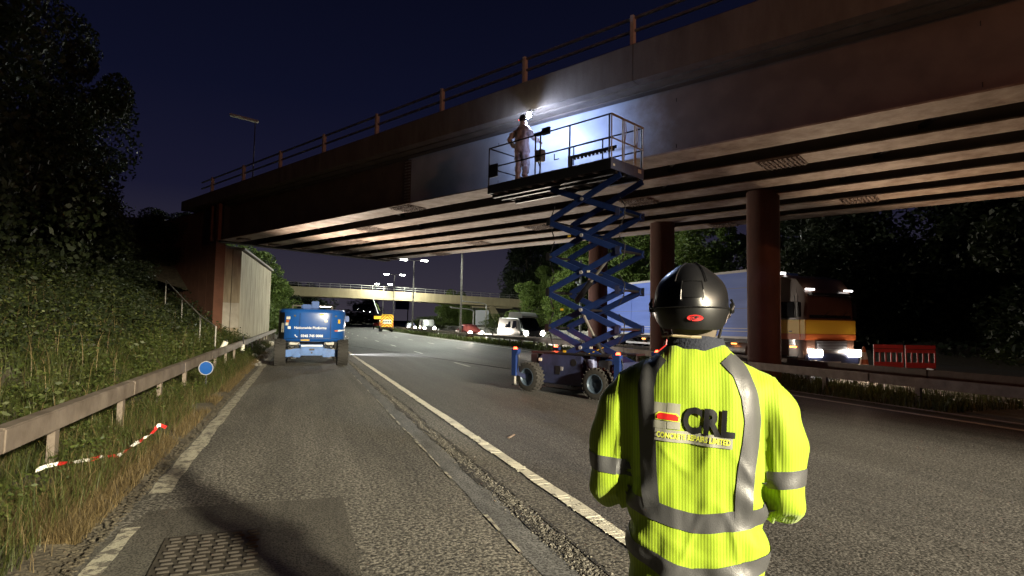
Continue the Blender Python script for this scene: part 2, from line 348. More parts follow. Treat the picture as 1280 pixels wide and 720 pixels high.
# ------------------------------------------------------------------ road layout
def cx(y): return (y-56)**2/2100 if y > 56 else 0.0
def sm(t): t = min(1, max(0, t)); return t*t*(3-2*t)
def edge_x(y): return 11.5+1.75*sm((y-12)/26)
def ys(y0, y1, st=None):
    out = [y0]; y = y0
    while y < y1-1e-6: y = min(y1, y+(st or max(1.2, abs(y)*.05))); out.append(y)
    return out
def strip(name, fx0, fx1, y0, y1, z, m, parent=None, st=None, wob=0, sub=1):
    Y = ys(y0, y1, st); vs = []; fs = []
    f0 = fx0 if callable(fx0) else (lambda y: fx0); f1 = fx1 if callable(fx1) else (lambda y: fx1)
    for y in Y:
        a, b = f0(y)+cx(y), f1(y)+cx(y)
        if wob: a += wob*noise.noise((a*3, y*1.7, 1)); b += wob*noise.noise((b*3, y*1.7, 5))
        vs += [(a, y, z), (b, y, z)]
    fs = [(2*i, 2*i+1, 2*i+3, 2*i+2) for i in range(len(Y)-1)]
    return MB().add(vs, fs).build(name, m, parent)

g = MB(); g.add([(-900,-400,-.06),(900,-400,-.06),(900,1600,-.06),(-900,1600,-.06)], [(0,1,2,3)])
struct(g.build('ground', 'soil'))
struct(strip('hard_shoulder', -1.35, 1.62, -60, 600, 0, 'shoulder'))
struct(strip('road', 1.62, lambda y: edge_x(y)+.35, -60, 600, -.004, 'lane'))
lane_strip = struct(strip('shoulder_side_lane_strip', 1.62, 2.30, -20, 60, .0, 'shoulder'))
struct(strip('opposite_road', lambda y: edge_x(y)+3.6, 29.5, -60, 600, -.004, 'lane'))
struct(strip('central_reserve', lambda y: edge_x(y)+.35, lambda y: edge_x(y)+3.6, -60, 600, .0, 'median'))
struct(strip('reserve_kerb', lambda y: edge_x(y)+.45, lambda y: edge_x(y)+.6, -60, 120, .04, 'conc'))
mk = []
mk.append(strip('edge_line', 2.35, 2.49, -10, 300, .006, 'line', st=.09, wob=.03))
mk.append(strip('edge_line', lambda y: edge_x(y)-.08, lambda y: edge_x(y)+.08, -10, 300, .006, 'line', st=1.5, wob=.02))
mk.append(strip('edge_line', -1.28, -1.10, 6.3, 60, .006, 'worn', st=.12, wob=.035))
mk.append(strip('edge_line', -1.26, -1.12, 3.0, 5.35, .006, 'worn', st=.3, wob=.05))
y = 3.1
while y < 260:
    if y > 14: mk.append(strip('lane_dash', 6.0, 6.11, y, y+2.3, .006, 'line', st=1))
    if y > 24:
        mk.append(strip('lane_dash', lambda q: 6.05+(edge_x(q)-6.05)*.5-.055, lambda q: 6.05+(edge_x(q)-6.05)*.5+.055, y+4.5, y+6.8, .006, 'line', st=1))
    if y > 20:
        mk.append(strip('lane_dash', 20.6, 20.72, y+1, y+3, .006, 'line', st=1))
        mk.append(strip('lane_dash', 24.6, 24.72, y+1, y+3, .006, 'line', st=1))
    y += 9
mk.append(strip('edge_line', lambda q: edge_x(q)+3.9, lambda q: edge_x(q)+4.05, -10, 200, .006, 'line', st=2))
for q in mk: struct(q)
# raised ribs on the shoulder line
rb = MB(); yy = 3.2
while yy < 24:
    w_ = random.uniform(.10,.17); rb.box((2.418+random.uniform(-.010,.008), yy, .005+random.uniform(-.002,.002)), (min(w_,.145), random.uniform(.02,.05), .006), rz=random.uniform(-.05,.05)) if random.random() < .85 else None; yy += random.uniform(.055,.10)
struct(rb.build('edge_line_ribs', 'line'))
# longitudinal joint: smoother strip, thin broken white line, dark meandering crack with raised crumbs
struct(strip('joint_strip', 1.56, 1.80, -5, 60, .003, 'joint', st=.5, wob=.03))
yy = 3.0
while yy < 45:
    l = random.uniform(.15, .7)
    if random.random() < .75:
        struct(strip('joint_line', 1.548, 1.570, yy, yy+l, .008, 'worn', st=.07, wob=.022))
    yy += l+random.uniform(.02, .28)
struct(strip('joint_crack', lambda q: 1.80+.05*noise.noise((q*.7,0,0)), lambda q: 1.85+.06*noise.noise((q*.7+.3,2,0)), -5, 48, .006, 'crack', st=.06, wob=.09))
struct(strip('joint_crack', lambda q: 1.98+.06*noise.noise((q*.5,4,0)), lambda q: 2.005+.06*noise.noise((q*.5,4.1,0)), 3, 30, .006, 'crack', st=.08, wob=.06))
# chips of loose stone along the crack (uncountable)
n_ = 5200; yv = rng.random(n_)**1.8*22+3; xv = 1.89+rng.normal(0,.05,n_); sz = rng.uniform(.004,.011,n_)
base = np.array([(-1,-1,0),(1,-1,0),(1,1,0),(-1,1,0),(-.6,-.6,1),(.6,-.5,.9),(.5,.6,1.1),(-.6,.5,.8)],float)
vs = (base[None]*sz[:,None,None]*np.array([1,1,.9])+np.stack([xv,yv,np.full(n_,.002)],1)[:,None]).reshape(-1,3)
bf = np.array([(4,5,6,7),(0,1,5,4),(1,2,6,5),(2,3,7,6),(3,0,4,7)]); fs = (bf[None]+8*np.arange(n_)[:,None,None]).reshape(-1,4)
stuff(big('loose_gravel', vs, fs, 'shoulder'))
# dark diagonal overband joint across the lanes
ob = MB(); pts = [(1.9,45.5),(2.85,41.3),(4.3,34),(7.2,20),(8.6,13.5),(9.6,9)]
for (x0,y0),(x1,y1) in zip(pts,pts[1:]): ob.beam((x0,y0,.003),(x1,y1,.003),.07,.008)
struct(ob.build('overband_joint', 'crack'))
# smoother patch and its sunken cover
pm = MB(); P_ = [(-1.14,5.75),(-.55,5.78),(.43,5.70),(.44,4.6),(.42,2.6),(-1.35,2.6),(-1.33,4.9)]
pm.add([(x,y,.004) for x,y in P_],[tuple(range(len(P_)))])
struct(pm.build('road_patch', 'patch'))
mh = root('drain_cover', 'rusty iron drain cover with raised chequer ribs set in the smooth patch', 'drain cover', (-.54,4.62,.005), R(2))
MB().box((0,0,.004),(.66,.80,.008)).build('frame',mat('iron_plate',(.035,.030,.024),.7,.3,var=((.07,.06,.045),30,.15)),mh)
t0 = MB().box((0,0,0),(.072,.028,.014)).build('tread_rib', mat('worn_iron',(.022,.018,.015),.7,.2,var=((.05,.042,.033),40,.2)), mh, bevel=.003)
first = True
for i in range(6):
    for j in range(11):
        loc = (-.26+i*.104+(.02 if j%2 else 0), -.34+j*.068, .013)
        if first: t0.location = loc; first = False
        else: inst(t0, mh, loc)
# bit of debris on the road
for x,y,r_,lab in ((2.95,8.0,.09,'small rusty strip of debris lying just right of the white line'),):
    tag(MB().box((x,y,.012),(.26,.03,.015),rz=.9).build('debris_stick','rust'),lab,'debris')

# ------------------------------------------------------------------ embankment on the left
def hill(x, y):
    """height of the left verge and slope"""
    t = -x-1.35
    if t <= 0: return -.01
    h = .03+.05*min(t,1.0)
    sl = max(0, t-1.35)
    h += min(sl*.50, 4.6)*(.72+.28*sm((y+2)/30))
    if y > 33: h *= 1-.75*sm((y-46)/14)*(1 if x > -9 else .6)
    return h+.10*noise.noise((x*.8,y*.5,0))*min(1,t)
vs = []; X_ = np.concatenate([np.linspace(-1.30,-4,14), np.linspace(-4.6,-14,16), np.linspace(-18,-80,8)]); Y_ = np.concatenate([np.linspace(-12,40,53), np.linspace(43,140,22), np.linspace(160,600,8)])
for yv_ in Y_:
    for xv_ in X_: vs.append((xv_+cx(yv_), yv_, hill(xv_, yv_)))
nx = len(X_); fs = [(j*nx+i, j*nx+i+1, (j+1)*nx+i+1, (j+1)*nx+i) for j in range(len(Y_)-1) for i in range(nx-1)]
b_ = MB().add(vs, fs).build('embankment_terrain', 'soil', smooth=True); struct(b_)
# right hand slope beyond the opposite road
def hillr(x, y): return min(max(0, (x-31)*.28), 7)*sm((y+20)/10)
vs = []; X_ = np.linspace(29.4, 90, 24); Y_ = np.linspace(-40, 400, 60)
for yv_ in Y_:
    for xv_ in X_: vs.append((xv_+cx(yv_), yv_, hillr(xv_, yv_)-.005+.1*noise.noise((xv_*.3,yv_*.3,0))))
nx = len(X_); fs = [(j*nx+i, j*nx+i+1, (j+1)*nx+i+1, (j+1)*nx+i) for j in range(len(Y_)-1) for i in range(nx-1)]
struct(MB().add(vs, fs).build('right_bank_terrain', 'soil', smooth=True))

def blades(name, m, n, fpos, hmin, hmax, wid, lean=.35):
    """grass: bent two-quad blades; fpos(n) -> x,y,z arrays"""
    x, y, z = fpos(n); n = len(x)
    h = rng.uniform(hmin, hmax, n); a = rng.uniform(0, 2*np.pi, n); w = rng.uniform(.6, 1.2, n)*wid*(1+y/25)
    dx, dy = np.cos(a), np.sin(a); l = rng.uniform(.1, lean, n)*h*1.6; b = a+rng.uniform(.8, 2.2, n); lx, ly = np.cos(b)*l, np.sin(b)*l
    P0 = np.stack([x-dx*w, y-dy*w, z], 1); P1 = np.stack([x+dx*w, y+dy*w, z], 1)
    P2 = np.stack([x+dx*w*.7+lx*.35, y+dy*w*.7+ly*.35, z+h*.6], 1); P3 = np.stack([x-dx*w*.7+lx*.35, y-dy*w*.7+ly*.35, z+h*.6], 1)
    P4 = np.stack([x+dx*w*.15+lx, y+dy*w*.15+ly, z+h], 1); P5 = np.stack([x-dx*w*.15+lx, y-dy*w*.15+ly, z+h], 1)
    vs = np.stack([P0,P1,P2,P3,P4,P5], 1).reshape(-1,3); k = 6*np.arange(n)[:,None]
    fs = np.concatenate([k+np.array([[0,1,2,3]]), k+np.array([[3,2,4,5]])], 0)
    return stuff(big(name, vs, fs, m))
hv = np.vectorize(hill)
def verge(x0, x1, y0, y1, p=1.6, clump=0):
    def f(n):
        y = y0+(y1-y0)*rng.random(n)**p; x = x0+(x1-x0)*rng.random(n)
        if clump:
            k = np.array([noise.noise((a*1.6, b*1.1, 3)) for a, b in zip(x, y)]) > -clump
            x, y = x[k], y[k]
        return x, y, hv(x, y)-.01
    return f
blades('dry_grass', 'grassy', 42000, verge(-1.42, -2.3, 5.0, 30, 1.6, .22), .03, .15, .0017, .95)
blades('dry_grass', 'grassy', 9000, verge(-1.75, -4.5, 3, 40, 1.5, .1), .08, .32, .0022, .9)
blades('green_grass', 'grassg', 46000, verge(-1.62, -4.5, 3.5, 40, 1.7,.3), .06, .34, .0026, .8)
blades('green_grass', 'grassg', 26000, verge(-3.0, -14, 3, 42, 1.4), .15, .5, .005)
def reserve(n):
    y = 8+140*rng.random(n)**1.3; x = np.array([edge_x(q)+cx(q) for q in y])+.6+3.0*rng.random(n)
    return x, y, np.zeros(n)
blades('reserve_grass', 'grassg', 26000, reserve, .10, .38, .009)
def leaves(name, m, n, fpos, size, parent=None, hr=(0,.5), kind=True):
    x, y, z = fpos(n); n = len(x); hk = np.array([noise.noise((a*.9,b*.7,8)) for a,b in zip(x,y)]); z = z+rng.uniform(*hr, n)*np.clip(.65+1.5*hk,.12,1.9)
    s = rng.uniform(.5, 1.2, n)*size*(1+np.maximum(y,0)/30)
    vs, fs = leafquads(np.stack([x,y,z],1), s)
    o = big(name, vs, fs, m, parent)
    return stuff(o) if kind else o
def leafquads(c, s, flat=.45):
    n = len(c); u = rng.normal(size=(n,3)); u /= np.linalg.norm(u,axis=1)[:,None]; u[:,2] *= flat
    v = rng.normal(size=(n,3)); v = np.cross(u, v); v /= np.linalg.norm(v,axis=1)[:,None]+1e-6
    u /= np.linalg.norm(u,axis=1)[:,None]
    a = c-u*s[:,None]; b = c+v*s[:,None]*.5; d = c+u*s[:,None]; e = c-v*s[:,None]*.5
    return np.stack([a,b,d,e],1).reshape(-1,3), 4*np.arange(n)[:,None]+np.array([[0,1,2,3]])
leaves('verge_weeds', 'weed', 60000, verge(-1.85, -5, 4, 38, 1.4, .08), .019, hr=(.02,.34))
leaves('slope_undergrowth', 'weed', 95000, verge(-3.0, -12, 4, 38, 1.2, .12), .026, hr=(.04,.70))
leaves('slope_undergrowth', 'leafshade', 70000, verge(-4.2, -14, 3, 42, 1.1, .0), .040, hr=(.1,1.1))
leaves('reserve_weeds', 'weed', 14000, reserve, .03, hr=(.02,.3))

def stalks(name, m, n, fpos, hr, wid):
    x, y, z = fpos(n); n = len(x); vs = []; fs = []
    for i in range(n):
        h = random.uniform(*hr); a = random.uniform(0,6.28); l = h*random.uniform(.1,.9); w = wid*random.uniform(.7,1.4); k = len(vs)
        K = 5
        for j in range(K+1):
            t = j/K; px = x[i]+math.cos(a)*l*t*t; py = y[i]+math.sin(a)*l*t*t; pz = z[i]+h*(t-.45*t*t*t)
            vs += [(px-math.sin(a)*w*(1-t*.7),py+math.cos(a)*w*(1-t*.7),pz),(px+math.sin(a)*w*(1-t*.7),py-math.cos(a)*w*(1-t*.7),pz)]
        fs += [(k+2*j,k+2*j+1,k+2*j+3,k+2*j+2) for j in range(K)]
    return stuff(big(name, np.array(vs), np.array(fs), m))
stalks('bramble_stems', 'grassy', 1500, verge(-2.6,-11,4,36,1.2,.3), (.5,1.5), .006)
stalks('verge_seed_stalks', 'grassy', 1100, verge(-1.5,-3.2,4.5,26,1.4,.3), (.25,.65), .0022)
leaves('slope_undergrowth', 'grassg', 26000, verge(-2.6, -11, 4, 36, 1.2, -.05), .036, hr=(.2,.95))

# ------------------------------------------------------------------ bridge
D2 = Vector((.5, -.866025, 0)); N2 = Vector((.866025, .5, 0))
def B(n, s, z): p = N2*n+D2*s; return Vector((p.x, p.y, z))
def zf(s): return 5.945+.0065*s      # underside of the girders
def zt(s): return 8.83+.018*s        # top of the edge beam
def zb(s): return 7.77+.003*s        # underside of the edge beam
SL, SR = -31.0, 34.0
br = root('road_bridge', 'skewed steel girder road bridge on concrete edge beams spanning the whole carriageway', 'bridge', (0,0,0))
def sweep(mb, poly_fn, s0, s1, n=10):
    rings = []
    for i in range(n+1):
        s = s0+(s1-s0)*i/n; rings.append([B(a, s, z) for a, z in poly_fn(s)])
    mb.loft(rings)
eb = MB(); pass
_s = SL-4
while _s < SR-1:
    _e = min(SR, _s+7.06)
    eb = MB(); sweep(eb, lambda s: [(12.62,zb(s)),(12.62,zt(s)-.03),(12.65,zt(s)),(13.05,zt(s)),(13.05,zb(s)+.16),(12.95,zb(s))], _s+.008, _e-.008, 2); eb.build('edge_beam', 'fascia', br); _s = _e
eb = MB(); sweep(eb, lambda s: [(24.45,zb(s)),(24.45,zb(s)+.2),(24.35,zt(s)),(24.8,zt(s)),(24.8,zb(s))], SL-4, SR)
eb.build('edge_beam', 'fascia', br)
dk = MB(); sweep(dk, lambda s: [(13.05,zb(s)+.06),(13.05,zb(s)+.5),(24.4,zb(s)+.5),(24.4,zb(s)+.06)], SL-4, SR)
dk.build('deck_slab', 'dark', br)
dk = MB(); sweep(dk, lambda s: [(13.05,zb(s)+.002),(13.05,zb(s)+.058),(13.40,zb(s)+.058),(13.40,zb(s)+.002)], SL-4, SR)
dk.build('deck_overhang', 'fascia', br)
centres = [13.62,15.64,17.66,19.68,21.68,23.68]
for gi, c in enumerate(centres):
    hw = .50 if gi == 0 else .47
    gb = MB()
    sweep(gb, lambda s: [(c-.018,zf(s)+.04),(c-.018,zb(s)-.045),(c+.018,zb(s)-.045),(c+.018,zf(s)+.04)], SL, SR)
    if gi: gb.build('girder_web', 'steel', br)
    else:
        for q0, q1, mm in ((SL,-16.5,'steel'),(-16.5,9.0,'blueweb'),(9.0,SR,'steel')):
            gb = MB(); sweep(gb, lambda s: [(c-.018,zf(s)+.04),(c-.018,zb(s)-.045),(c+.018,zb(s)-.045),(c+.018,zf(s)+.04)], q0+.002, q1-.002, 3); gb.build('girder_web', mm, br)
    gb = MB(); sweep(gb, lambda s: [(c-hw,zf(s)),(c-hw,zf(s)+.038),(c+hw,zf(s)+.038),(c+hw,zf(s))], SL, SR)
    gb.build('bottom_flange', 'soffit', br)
    gb = MB(); sweep(gb, lambda s: [(c-.24,zb(s)-.043),(c-.24,zb(s)-.003),(c+.24,zb(s)-.003),(c+.24,zb(s)-.043)], SL, SR)
    gb.build('top_flange', 'steel', br)
# splices: cover plates with bolts under the flanges, and on the first web
def splice(c, s, webtoo):
    z = zf(s); p = MB(); L_ = 1.05
    for dn in (-.235, .235):
        sweep(p, lambda q: [(c+dn-.20,zf(q)-.026),(c+dn-.20,zf(q)-.003),(c+dn+.20,zf(q)-.003),(c+dn+.20,zf(q)-.026)], s-L_/2, s+L_/2, 1)
    sp_ = p.build('splice_plate', 'rust', br)
    bl = MB()
    for i in range(9):
        for dn in (-.37,-.24,-.13,.13,.24,.37):
            q = s-L_/2+.07+i*(L_-.14)/8; bl.cyl(B(c+dn,q,zf(q)-.060), B(c+dn,q,zf(q)-.027), .026, n=6)
    b = bl.build('bolts', 'rust', sp_); stuff(b)
    if webtoo:
        w = MB(); a0 = B(c-.021, s, z+.1); w.beam(B(c-.030, s, z+.10), B(c-.030, s, zb(s)-.10), .36, .014, up=N2)
        wp = w.build('web_splice_plate', 'steel', br)
        bl = MB()
        for i in range(15):
            for dx in (-.13,-.05,.05,.13):
                zz = z+.16+i*(zb(s)-z-.32)/14; bl.cyl(B(c-.070,s+dx,zz), B(c-.038,s+dx,zz), .026, n=6)
        b = bl.build('bolts', 'galv', wp); stuff(b)
splice(13.62, -16.5, True); splice(13.62, 9.0, True)
for c, ss in ((15.64,(-21.5,-4.1)), (17.66,(-25.3,-9.2)), (19.68,(-29.0,-15.0)), (21.68,(-3.3,-20.5)), (23.68,(-25.5,-8.5))):
    for s in ss: splice(c, s, False)
# far web stiffeners / cross braces between girders
for s in (-24,-18,-12,-6,0,6,12,18):
    for c0, c1 in zip(centres, centres[1:]):
        s2 = s-(c0-13.6)*.57
        for zz in (zf(s2)+.30, zb(s2)-.35):
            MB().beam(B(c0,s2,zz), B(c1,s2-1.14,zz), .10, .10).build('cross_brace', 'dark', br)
# parapet rail: posts and two rails
po = None
for sgn, nn in ((1,12.86),(2,24.6)):
    s = -31.6 if sgn == 1 else -31.6
    ps = []
    while s < SR-1:
        z = zt(s); loc = B(nn, s, z)
        if po is None:
            po = MB().box((0,0,.43),(.10,.14,.86)).box((0,0,.012),(.2,.24,.024)).build('parapet_post','post',br,bevel=.006); po.location = loc; po.rotation_euler = (0,0,R(-60))
        else: inst(po, br, loc, (0,0,R(-60)))
        s += 3.53
    for h in (.80,.46):
        MB().beam(B(nn+.02,-33,zt(-33)+h), B(nn+.02,SR,zt(SR)+h), .07, .055).build('parapet_rail','galv' if sgn == 1 else 'galv',br)
# abutment: wall with fluted panels, inner face roughly along the road
ab = root('bridge_abutment', 'pale fluted concrete abutment wall at the left end of the bridge', 'abutment', (0,0,0))
A0 = Vector((-3.32,36.2,0)); A1 = Vector((-2.42,51.2,0)); A2 = Vector((-4.6,35.3,0))
top = lambda p: 5.70
npan = 15
for i in range(npan):
    a = A0.lerp(A1, (i+.006)/npan); b = A0.lerp(A1, (i+.994)/npan); dpt = .006*(i%2)
    nrm = Vector((-.9985,.06,0)); a2 = a-nrm*0+nrm*(.4); b2 = b+nrm*.4; a = a+nrm*dpt; b = b+nrm*dpt
    MB().add([(*a.xy,-.1),(*b.xy,-.1),(*b2.xy,-.1),(*a2.xy,-.1),(*a.xy,5.55),(*b.xy,5.55),(*b2.xy,5.55),(*a2.xy,5.55)],
             [(3,2,1,0),(4,5,6,7),(0,1,5,4),(1,2,6,5),(2,3,7,6),(3,0,4,7)]).build('wall_panel','abut',ab)
MB().add([(*(A0+Vector((-.25,.1,0))).xy,-.1),(*(A1+Vector((-.25,0,0))).xy,-.1),(-6,52,-.1),(-6,38.8,-.1),
          (*(A0+Vector((-.25,.1,0))).xy,5.50),(*(A1+Vector((-.25,0,0))).xy,5.50),(-6,52,5.50),(-6,38.8,5.50)],
         [(3,2,1,0),(4,5,6,7),(0,1,5,4),(1,2,6,5),(2,3,7,6),(3,0,4,7)]).build('wall_core','dark',ab)
# end face panels (3) turned to the camera, lower part whitewashed
for i in range(3):
    a = A2.lerp(A0, (i+.03)/3); b = A2.lerp(A0, (i+.97)/3); nn = Vector((-.25,.97,0))
    for z0,z1,mm in ((-.1,1.15,'abut'),(1.154,2.55,'abutw'),(2.554,5.6,'abut')):
        a2, b2 = a+nn*.6, b+nn*.6
        MB().add([(*a.xy,z0),(*b.xy,z0),(*b2.xy,z0),(*a2.xy,z0),(*a.xy,z1),(*b.xy,z1),(*b2.xy,z1),(*a2.xy,z1)],
             [(3,2,1,0),(4,5,6,7),(0,1,5,4),(1,2,6,5),(2,3,7,6),(3,0,4,7)]).build('end_panel',mm,ab)
MB().prism([(-4.9,35.35),(-3.15,36.3),(-2.25,51.3),(-6,52),(-6,38.9)],'z',5.62,5.74).build('bearing_shelf','conc',ab)
# bearings + curtain wall behind the girder ends
for c in centres:
    MB().box(B(c,SL+1.6 if c<14 else SL+.9,5.74),(.5,.5,.10),rz=R(-60)).build('bearing','rust',ab)
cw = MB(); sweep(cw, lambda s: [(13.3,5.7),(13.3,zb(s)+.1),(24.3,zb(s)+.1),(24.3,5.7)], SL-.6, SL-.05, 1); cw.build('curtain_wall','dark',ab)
for i, (ds, w, pr) in enumerate(((-.55,.16,.08),(-.15,.22,.0),(.35,.30,.12))):
    q = MB(); q.beam(B(13.15-pr, SL-.35+ds, 5.75), B(13.15-pr, SL-.35+ds, zb(SL)-.01), w, .16, up=N2); q.build('pilaster','brickred',ab)
# wing wall running away to the left
ww = root('wing_wall', 'dark red brown wing wall beside the abutment under the bridge end', 'wall', (0,0,0))
def wing(mb, n0, n1, s0, s1, za, zb_):
    mb.add([B(n0,s0,-.1),B(n0,s1,-.1),B(n1,s1,-.1),B(n1,s0,-.1),B(n0,s0,za),B(n0,s1,zb_),B(n1,s1,zb_),B(n1,s0,za)],
           [(3,2,1,0),(4,5,6,7),(0,1,5,4),(1,2,6,5),(2,3,7,6),(3,0,4,7)])
for i in range(13):
    q = MB(); wing(q, 13.30, 13.8, SL-.85-i*1.0, SL-.85-(i+.985)*1.0, zb(SL)-.02, zb(SL)-.02); q.build('wall_panel','brickred',ww)
# bank filling behind the wing
bk = MB().add([(-5.5,37,3.0),(-9,44,8.3),(-40,60,9.5),(-40,20,6),(-10.2,37.5,4.6),(-30,10,4.2),(-3,52,5.4),(-4,75,2.0),(-40,90,6)],
              [(0,4,1),(4,3,2,1),(4,5,3),(0,1,6),(6,1,2,8,7)]).build('bank_terrain','soil'); struct(bk)
# columns
col = None
for x, y, r_, lab in ((13.95,14.6,.50,'thick round red brown bridge column just right of the helmeted man'),
                 (13.85,20.0,.49,'round red brown bridge column rising directly behind the black helmet'),
                 (13.55,24.9,.46,'round red brown bridge column seen through the scissor arms')):
    k = MB(); n = 28
    k.cyl((0,0,-.1),(0,0,6.05),r_,n=n)
    o = k.build('bridge_column','column',smooth=True,loc=(x,y,0)); tag(o,lab,'column','round columns carrying the bridge')

# ------------------------------------------------------------------ crash rails
def crash_rail(name, label, fx, y0, y1, zc, m, mp, step, side, w=.14, h=.21):
    r_ = root(name, label, 'crash barrier', (0,0,0))
    Y = ys(y0, y1, 4.0); 
    for a, b in zip(Y, Y[1:]):
        xa, xb = fx(a)+cx(a), fx(b)+cx(b)
        za, zb2 = zc(a), zc(b)
        MB().beam((xa,a+.01,za),(xb,b-.01,zb2),w,h).build('rail_beam',m,r_,bevel=.012)
    y = y0+.5; pp = None
    while y < y1:
        loc = (fx(y)+cx(y)+side, y, zc(y)-h/2)
        if pp is None: pp = MB().box((0,0,-.35),(.07,.11,.70)).build('post',mp,r_); pp.location = loc
        else: inst(pp, r_, loc)
        y += step
    return r_
crash_rail('crash_barrier', 'box beam crash barrier in the weeds along the left verge', lambda y: -2.34+.012*max(0,y-20), 2.0, 52, lambda y: .60+.004*max(0,y-15), 'rail', 'rail', 2.4, -.02)
crash_rail('crash_barrier', 'crash barrier on the near side of the central reserve behind the lift', lambda y: edge_x(y)+1.25, -6, 150, lambda y: .52+.10*sm((y-10)/20), 'rail', 'rail', 2.4, .03)
crash_rail('crash_barrier', 'crash barrier on the far side of the central reserve behind the columns', lambda y: edge_x(y)+3.25, -6, 150, lambda y: .58, 'darkrail', 'galv', 2.4, .03)
# concrete edge wall on the far side
cwall = root('verge_wall', 'low concrete wall along the far edge of the opposite carriageway', 'wall')
y = 26.0
while y < 150:
    MB().beam((29.9+cx(y),y,.45),(29.9+cx(y+5.9),y+5.9,.45),.3,1.0).build('wall_panel','conc',cwall); y += 6
# reserve marker posts, small white
mp_ = None
for y, lab in ((47,'small white marker post in the reserve left of the camper van'),(58.5,'small white marker post in front of the red brown car'),(68,'small white marker post just left of the tall lamp post')):
    o = MB().box((0,0,.45),(.12,.04,.9)).build('marker_post','white',loc=(edge_x(y)+cx(y)+2.2,y,0)); tag(o,lab,'marker post','white marker posts')
    MB().box((0,-.022,.78),(.08,.006,.12)).build('reflector','grey',o)

# ------------------------------------------------------------------ street lamps
def street_lamp(x, y, label, h=11, energy=9000, lit='lampw', col=(.95,1,.86), twin=True, zoff=0):
    r_ = root('street_lamp', label, 'street lamp', (x,y,zoff), 0, 'street lamps along the motorway')
    MB().cyl((0,0,0),(0,0,h-.1),.105,.07,n=14).cyl((0,0,0),(0,0,1.2),.13,.12,n=14).build('pole','galv',r_,smooth=True)
    for sgn in ((-1,1) if twin else (-1,)):
        MB().cyl((0,0,h-.15),(sgn*1.1,0,h+.05),.04,n=8).build('arm','galv',r_,smooth=True)
        hd = MB().box((sgn*1.55,0,h+.08),(1.0,.36,.14)).build('lamp_head','grey',r_,bevel=.04)
        MB().box((sgn*1.55,0,h-.05),(1.0,.34,.15)).build('lamp_glass',lit,hd,bevel=.02)
        if energy:
            l = lamp('SPOT','street_light',(sgn*1.55,0,h-.12),energy,col,(sgn*13,0,0),.18,166,.6,r_)
    return r_
street_lamp(15.3,57,'tall twin arm street lamp whose head hides behind the bridge, beside the red car',energy=34000)
street_lamp(15.75,86.5,'lit twin arm street lamp, tallest of those showing heads under the bridge',energy=30000)
street_lamp(17.1,115,'lit twin arm street lamp, middle one of the three with heads showing',energy=25000)
street_lamp(19.1,146,'lit twin arm street lamp, smallest and leftmost of the three with heads showing',energy=18000)
for i,(x,y,h) in enumerate(((29,300,11),(34,330,11),(41,362,11))):
    street_lamp(x,y,['distant lit street lamp low on the horizon, leftmost of three','distant lit street lamp low on the horizon, middle of three','distant lit street lamp above the amber board'][i],h=7.5,energy=15000,lit='lampw',twin=False)
# the next lamp of the same row, behind the camera, is the key light
street_lamp(15.0,-28,'twin arm street lamp of the central reserve row, beyond the frame behind the camera',energy=0)
for _x,_e in ((13.9,225000),(16.8,60000)): lamp('SPOT','street_light_behind',(_x,-28,10.85),_e,(1,.90,.66),(2.9,5.5,0),.75,25,.75)
street_lamp(13.9,-14,'added single arm sodium lamp behind the camera, placed to warm the bridge face',h=9,energy=0,lit='amber',twin=False)
lamp('POINT','sodium_fill',(12.3,-14,8.75),3500,(1,.40,.18),radius=.2)  # unseen lamp added to throw orange light on the bridge edge and web

# ------------------------------------------------------------------ more lights of the place are built with their lamps below
exec_later = []

# ------------------------------------------------------------------ trees
def crown_mesh(seed, w, h, nl, leafs, flat=.8):
    """leaf cloud made of many lumps; local origin at crown base"""
    g = np.random.default_rng(seed); nb = 34
    th = g.uniform(0,2*np.pi,nb); zz = g.uniform(.05,.95,nb); rad = np.sqrt(np.clip(1-((zz-.42)/.60)**2,.05,1))*w*.5*g.uniform(.25,.95,nb)
    ctr = np.stack([np.cos(th)*rad, np.sin(th)*rad, zz*h],1); rr = g.uniform(.14,.26,nb)*w*(1.1-.5*zz)
    k = g.integers(0,nb,nl); d = g.normal(size=(nl,3)); d /= np.linalg.norm(d,axis=1)[:,None]; r_ = rr[k]*(.55+.5*g.random(nl)**.5)
    c = ctr[k]+d*r_[:,None]*np.array([1,1,flat]); s = leafs*g.uniform(.6,1.3,nl)
    return leafquads(c, s)
crowns = {}
def tree(x, y, z, h, w, label, cat='tree', m='leaf', kind=0, group='trees along the far bank', nl=9000, leafs=.16, name='broadleaf_tree', low=.12):
    r_ = root(name, label, cat, (x,y,z), 0, group)
    key = (kind, m, nl, leafs)
    if key not in crowns:
        vs, fs = crown_mesh(100+kind, 1, 1, nl, leafs/8)
        o = big('crown', vs, fs, m, r_); crowns[key] = o
    else:
        o = crowns[key].copy(); C.objects.link(o); o.parent = r_
    o.location = (0,0,h*low); o.scale = (w,w,h*(1-low)); o.rotation_euler = (0,0,random.uniform(0,6.28))
    t = MB(); t.cyl((0,0,-.2),(0,0,h*.35),.03*h*.6,.02*h*.6,n=8)
    for a in range(4):
        q = a*1.57+random.random(); t.cyl((0,0,h*.3),(math.cos(q)*w*.22,math.sin(q)*w*.22,h*.62),.011*h,.005*h,n=6)
    t.cyl((0,0,h*.34),(.1,0,h*.75),.012*h,.004*h,n=6)
    t.build('trunk','bark',r_,smooth=True)
    return r_
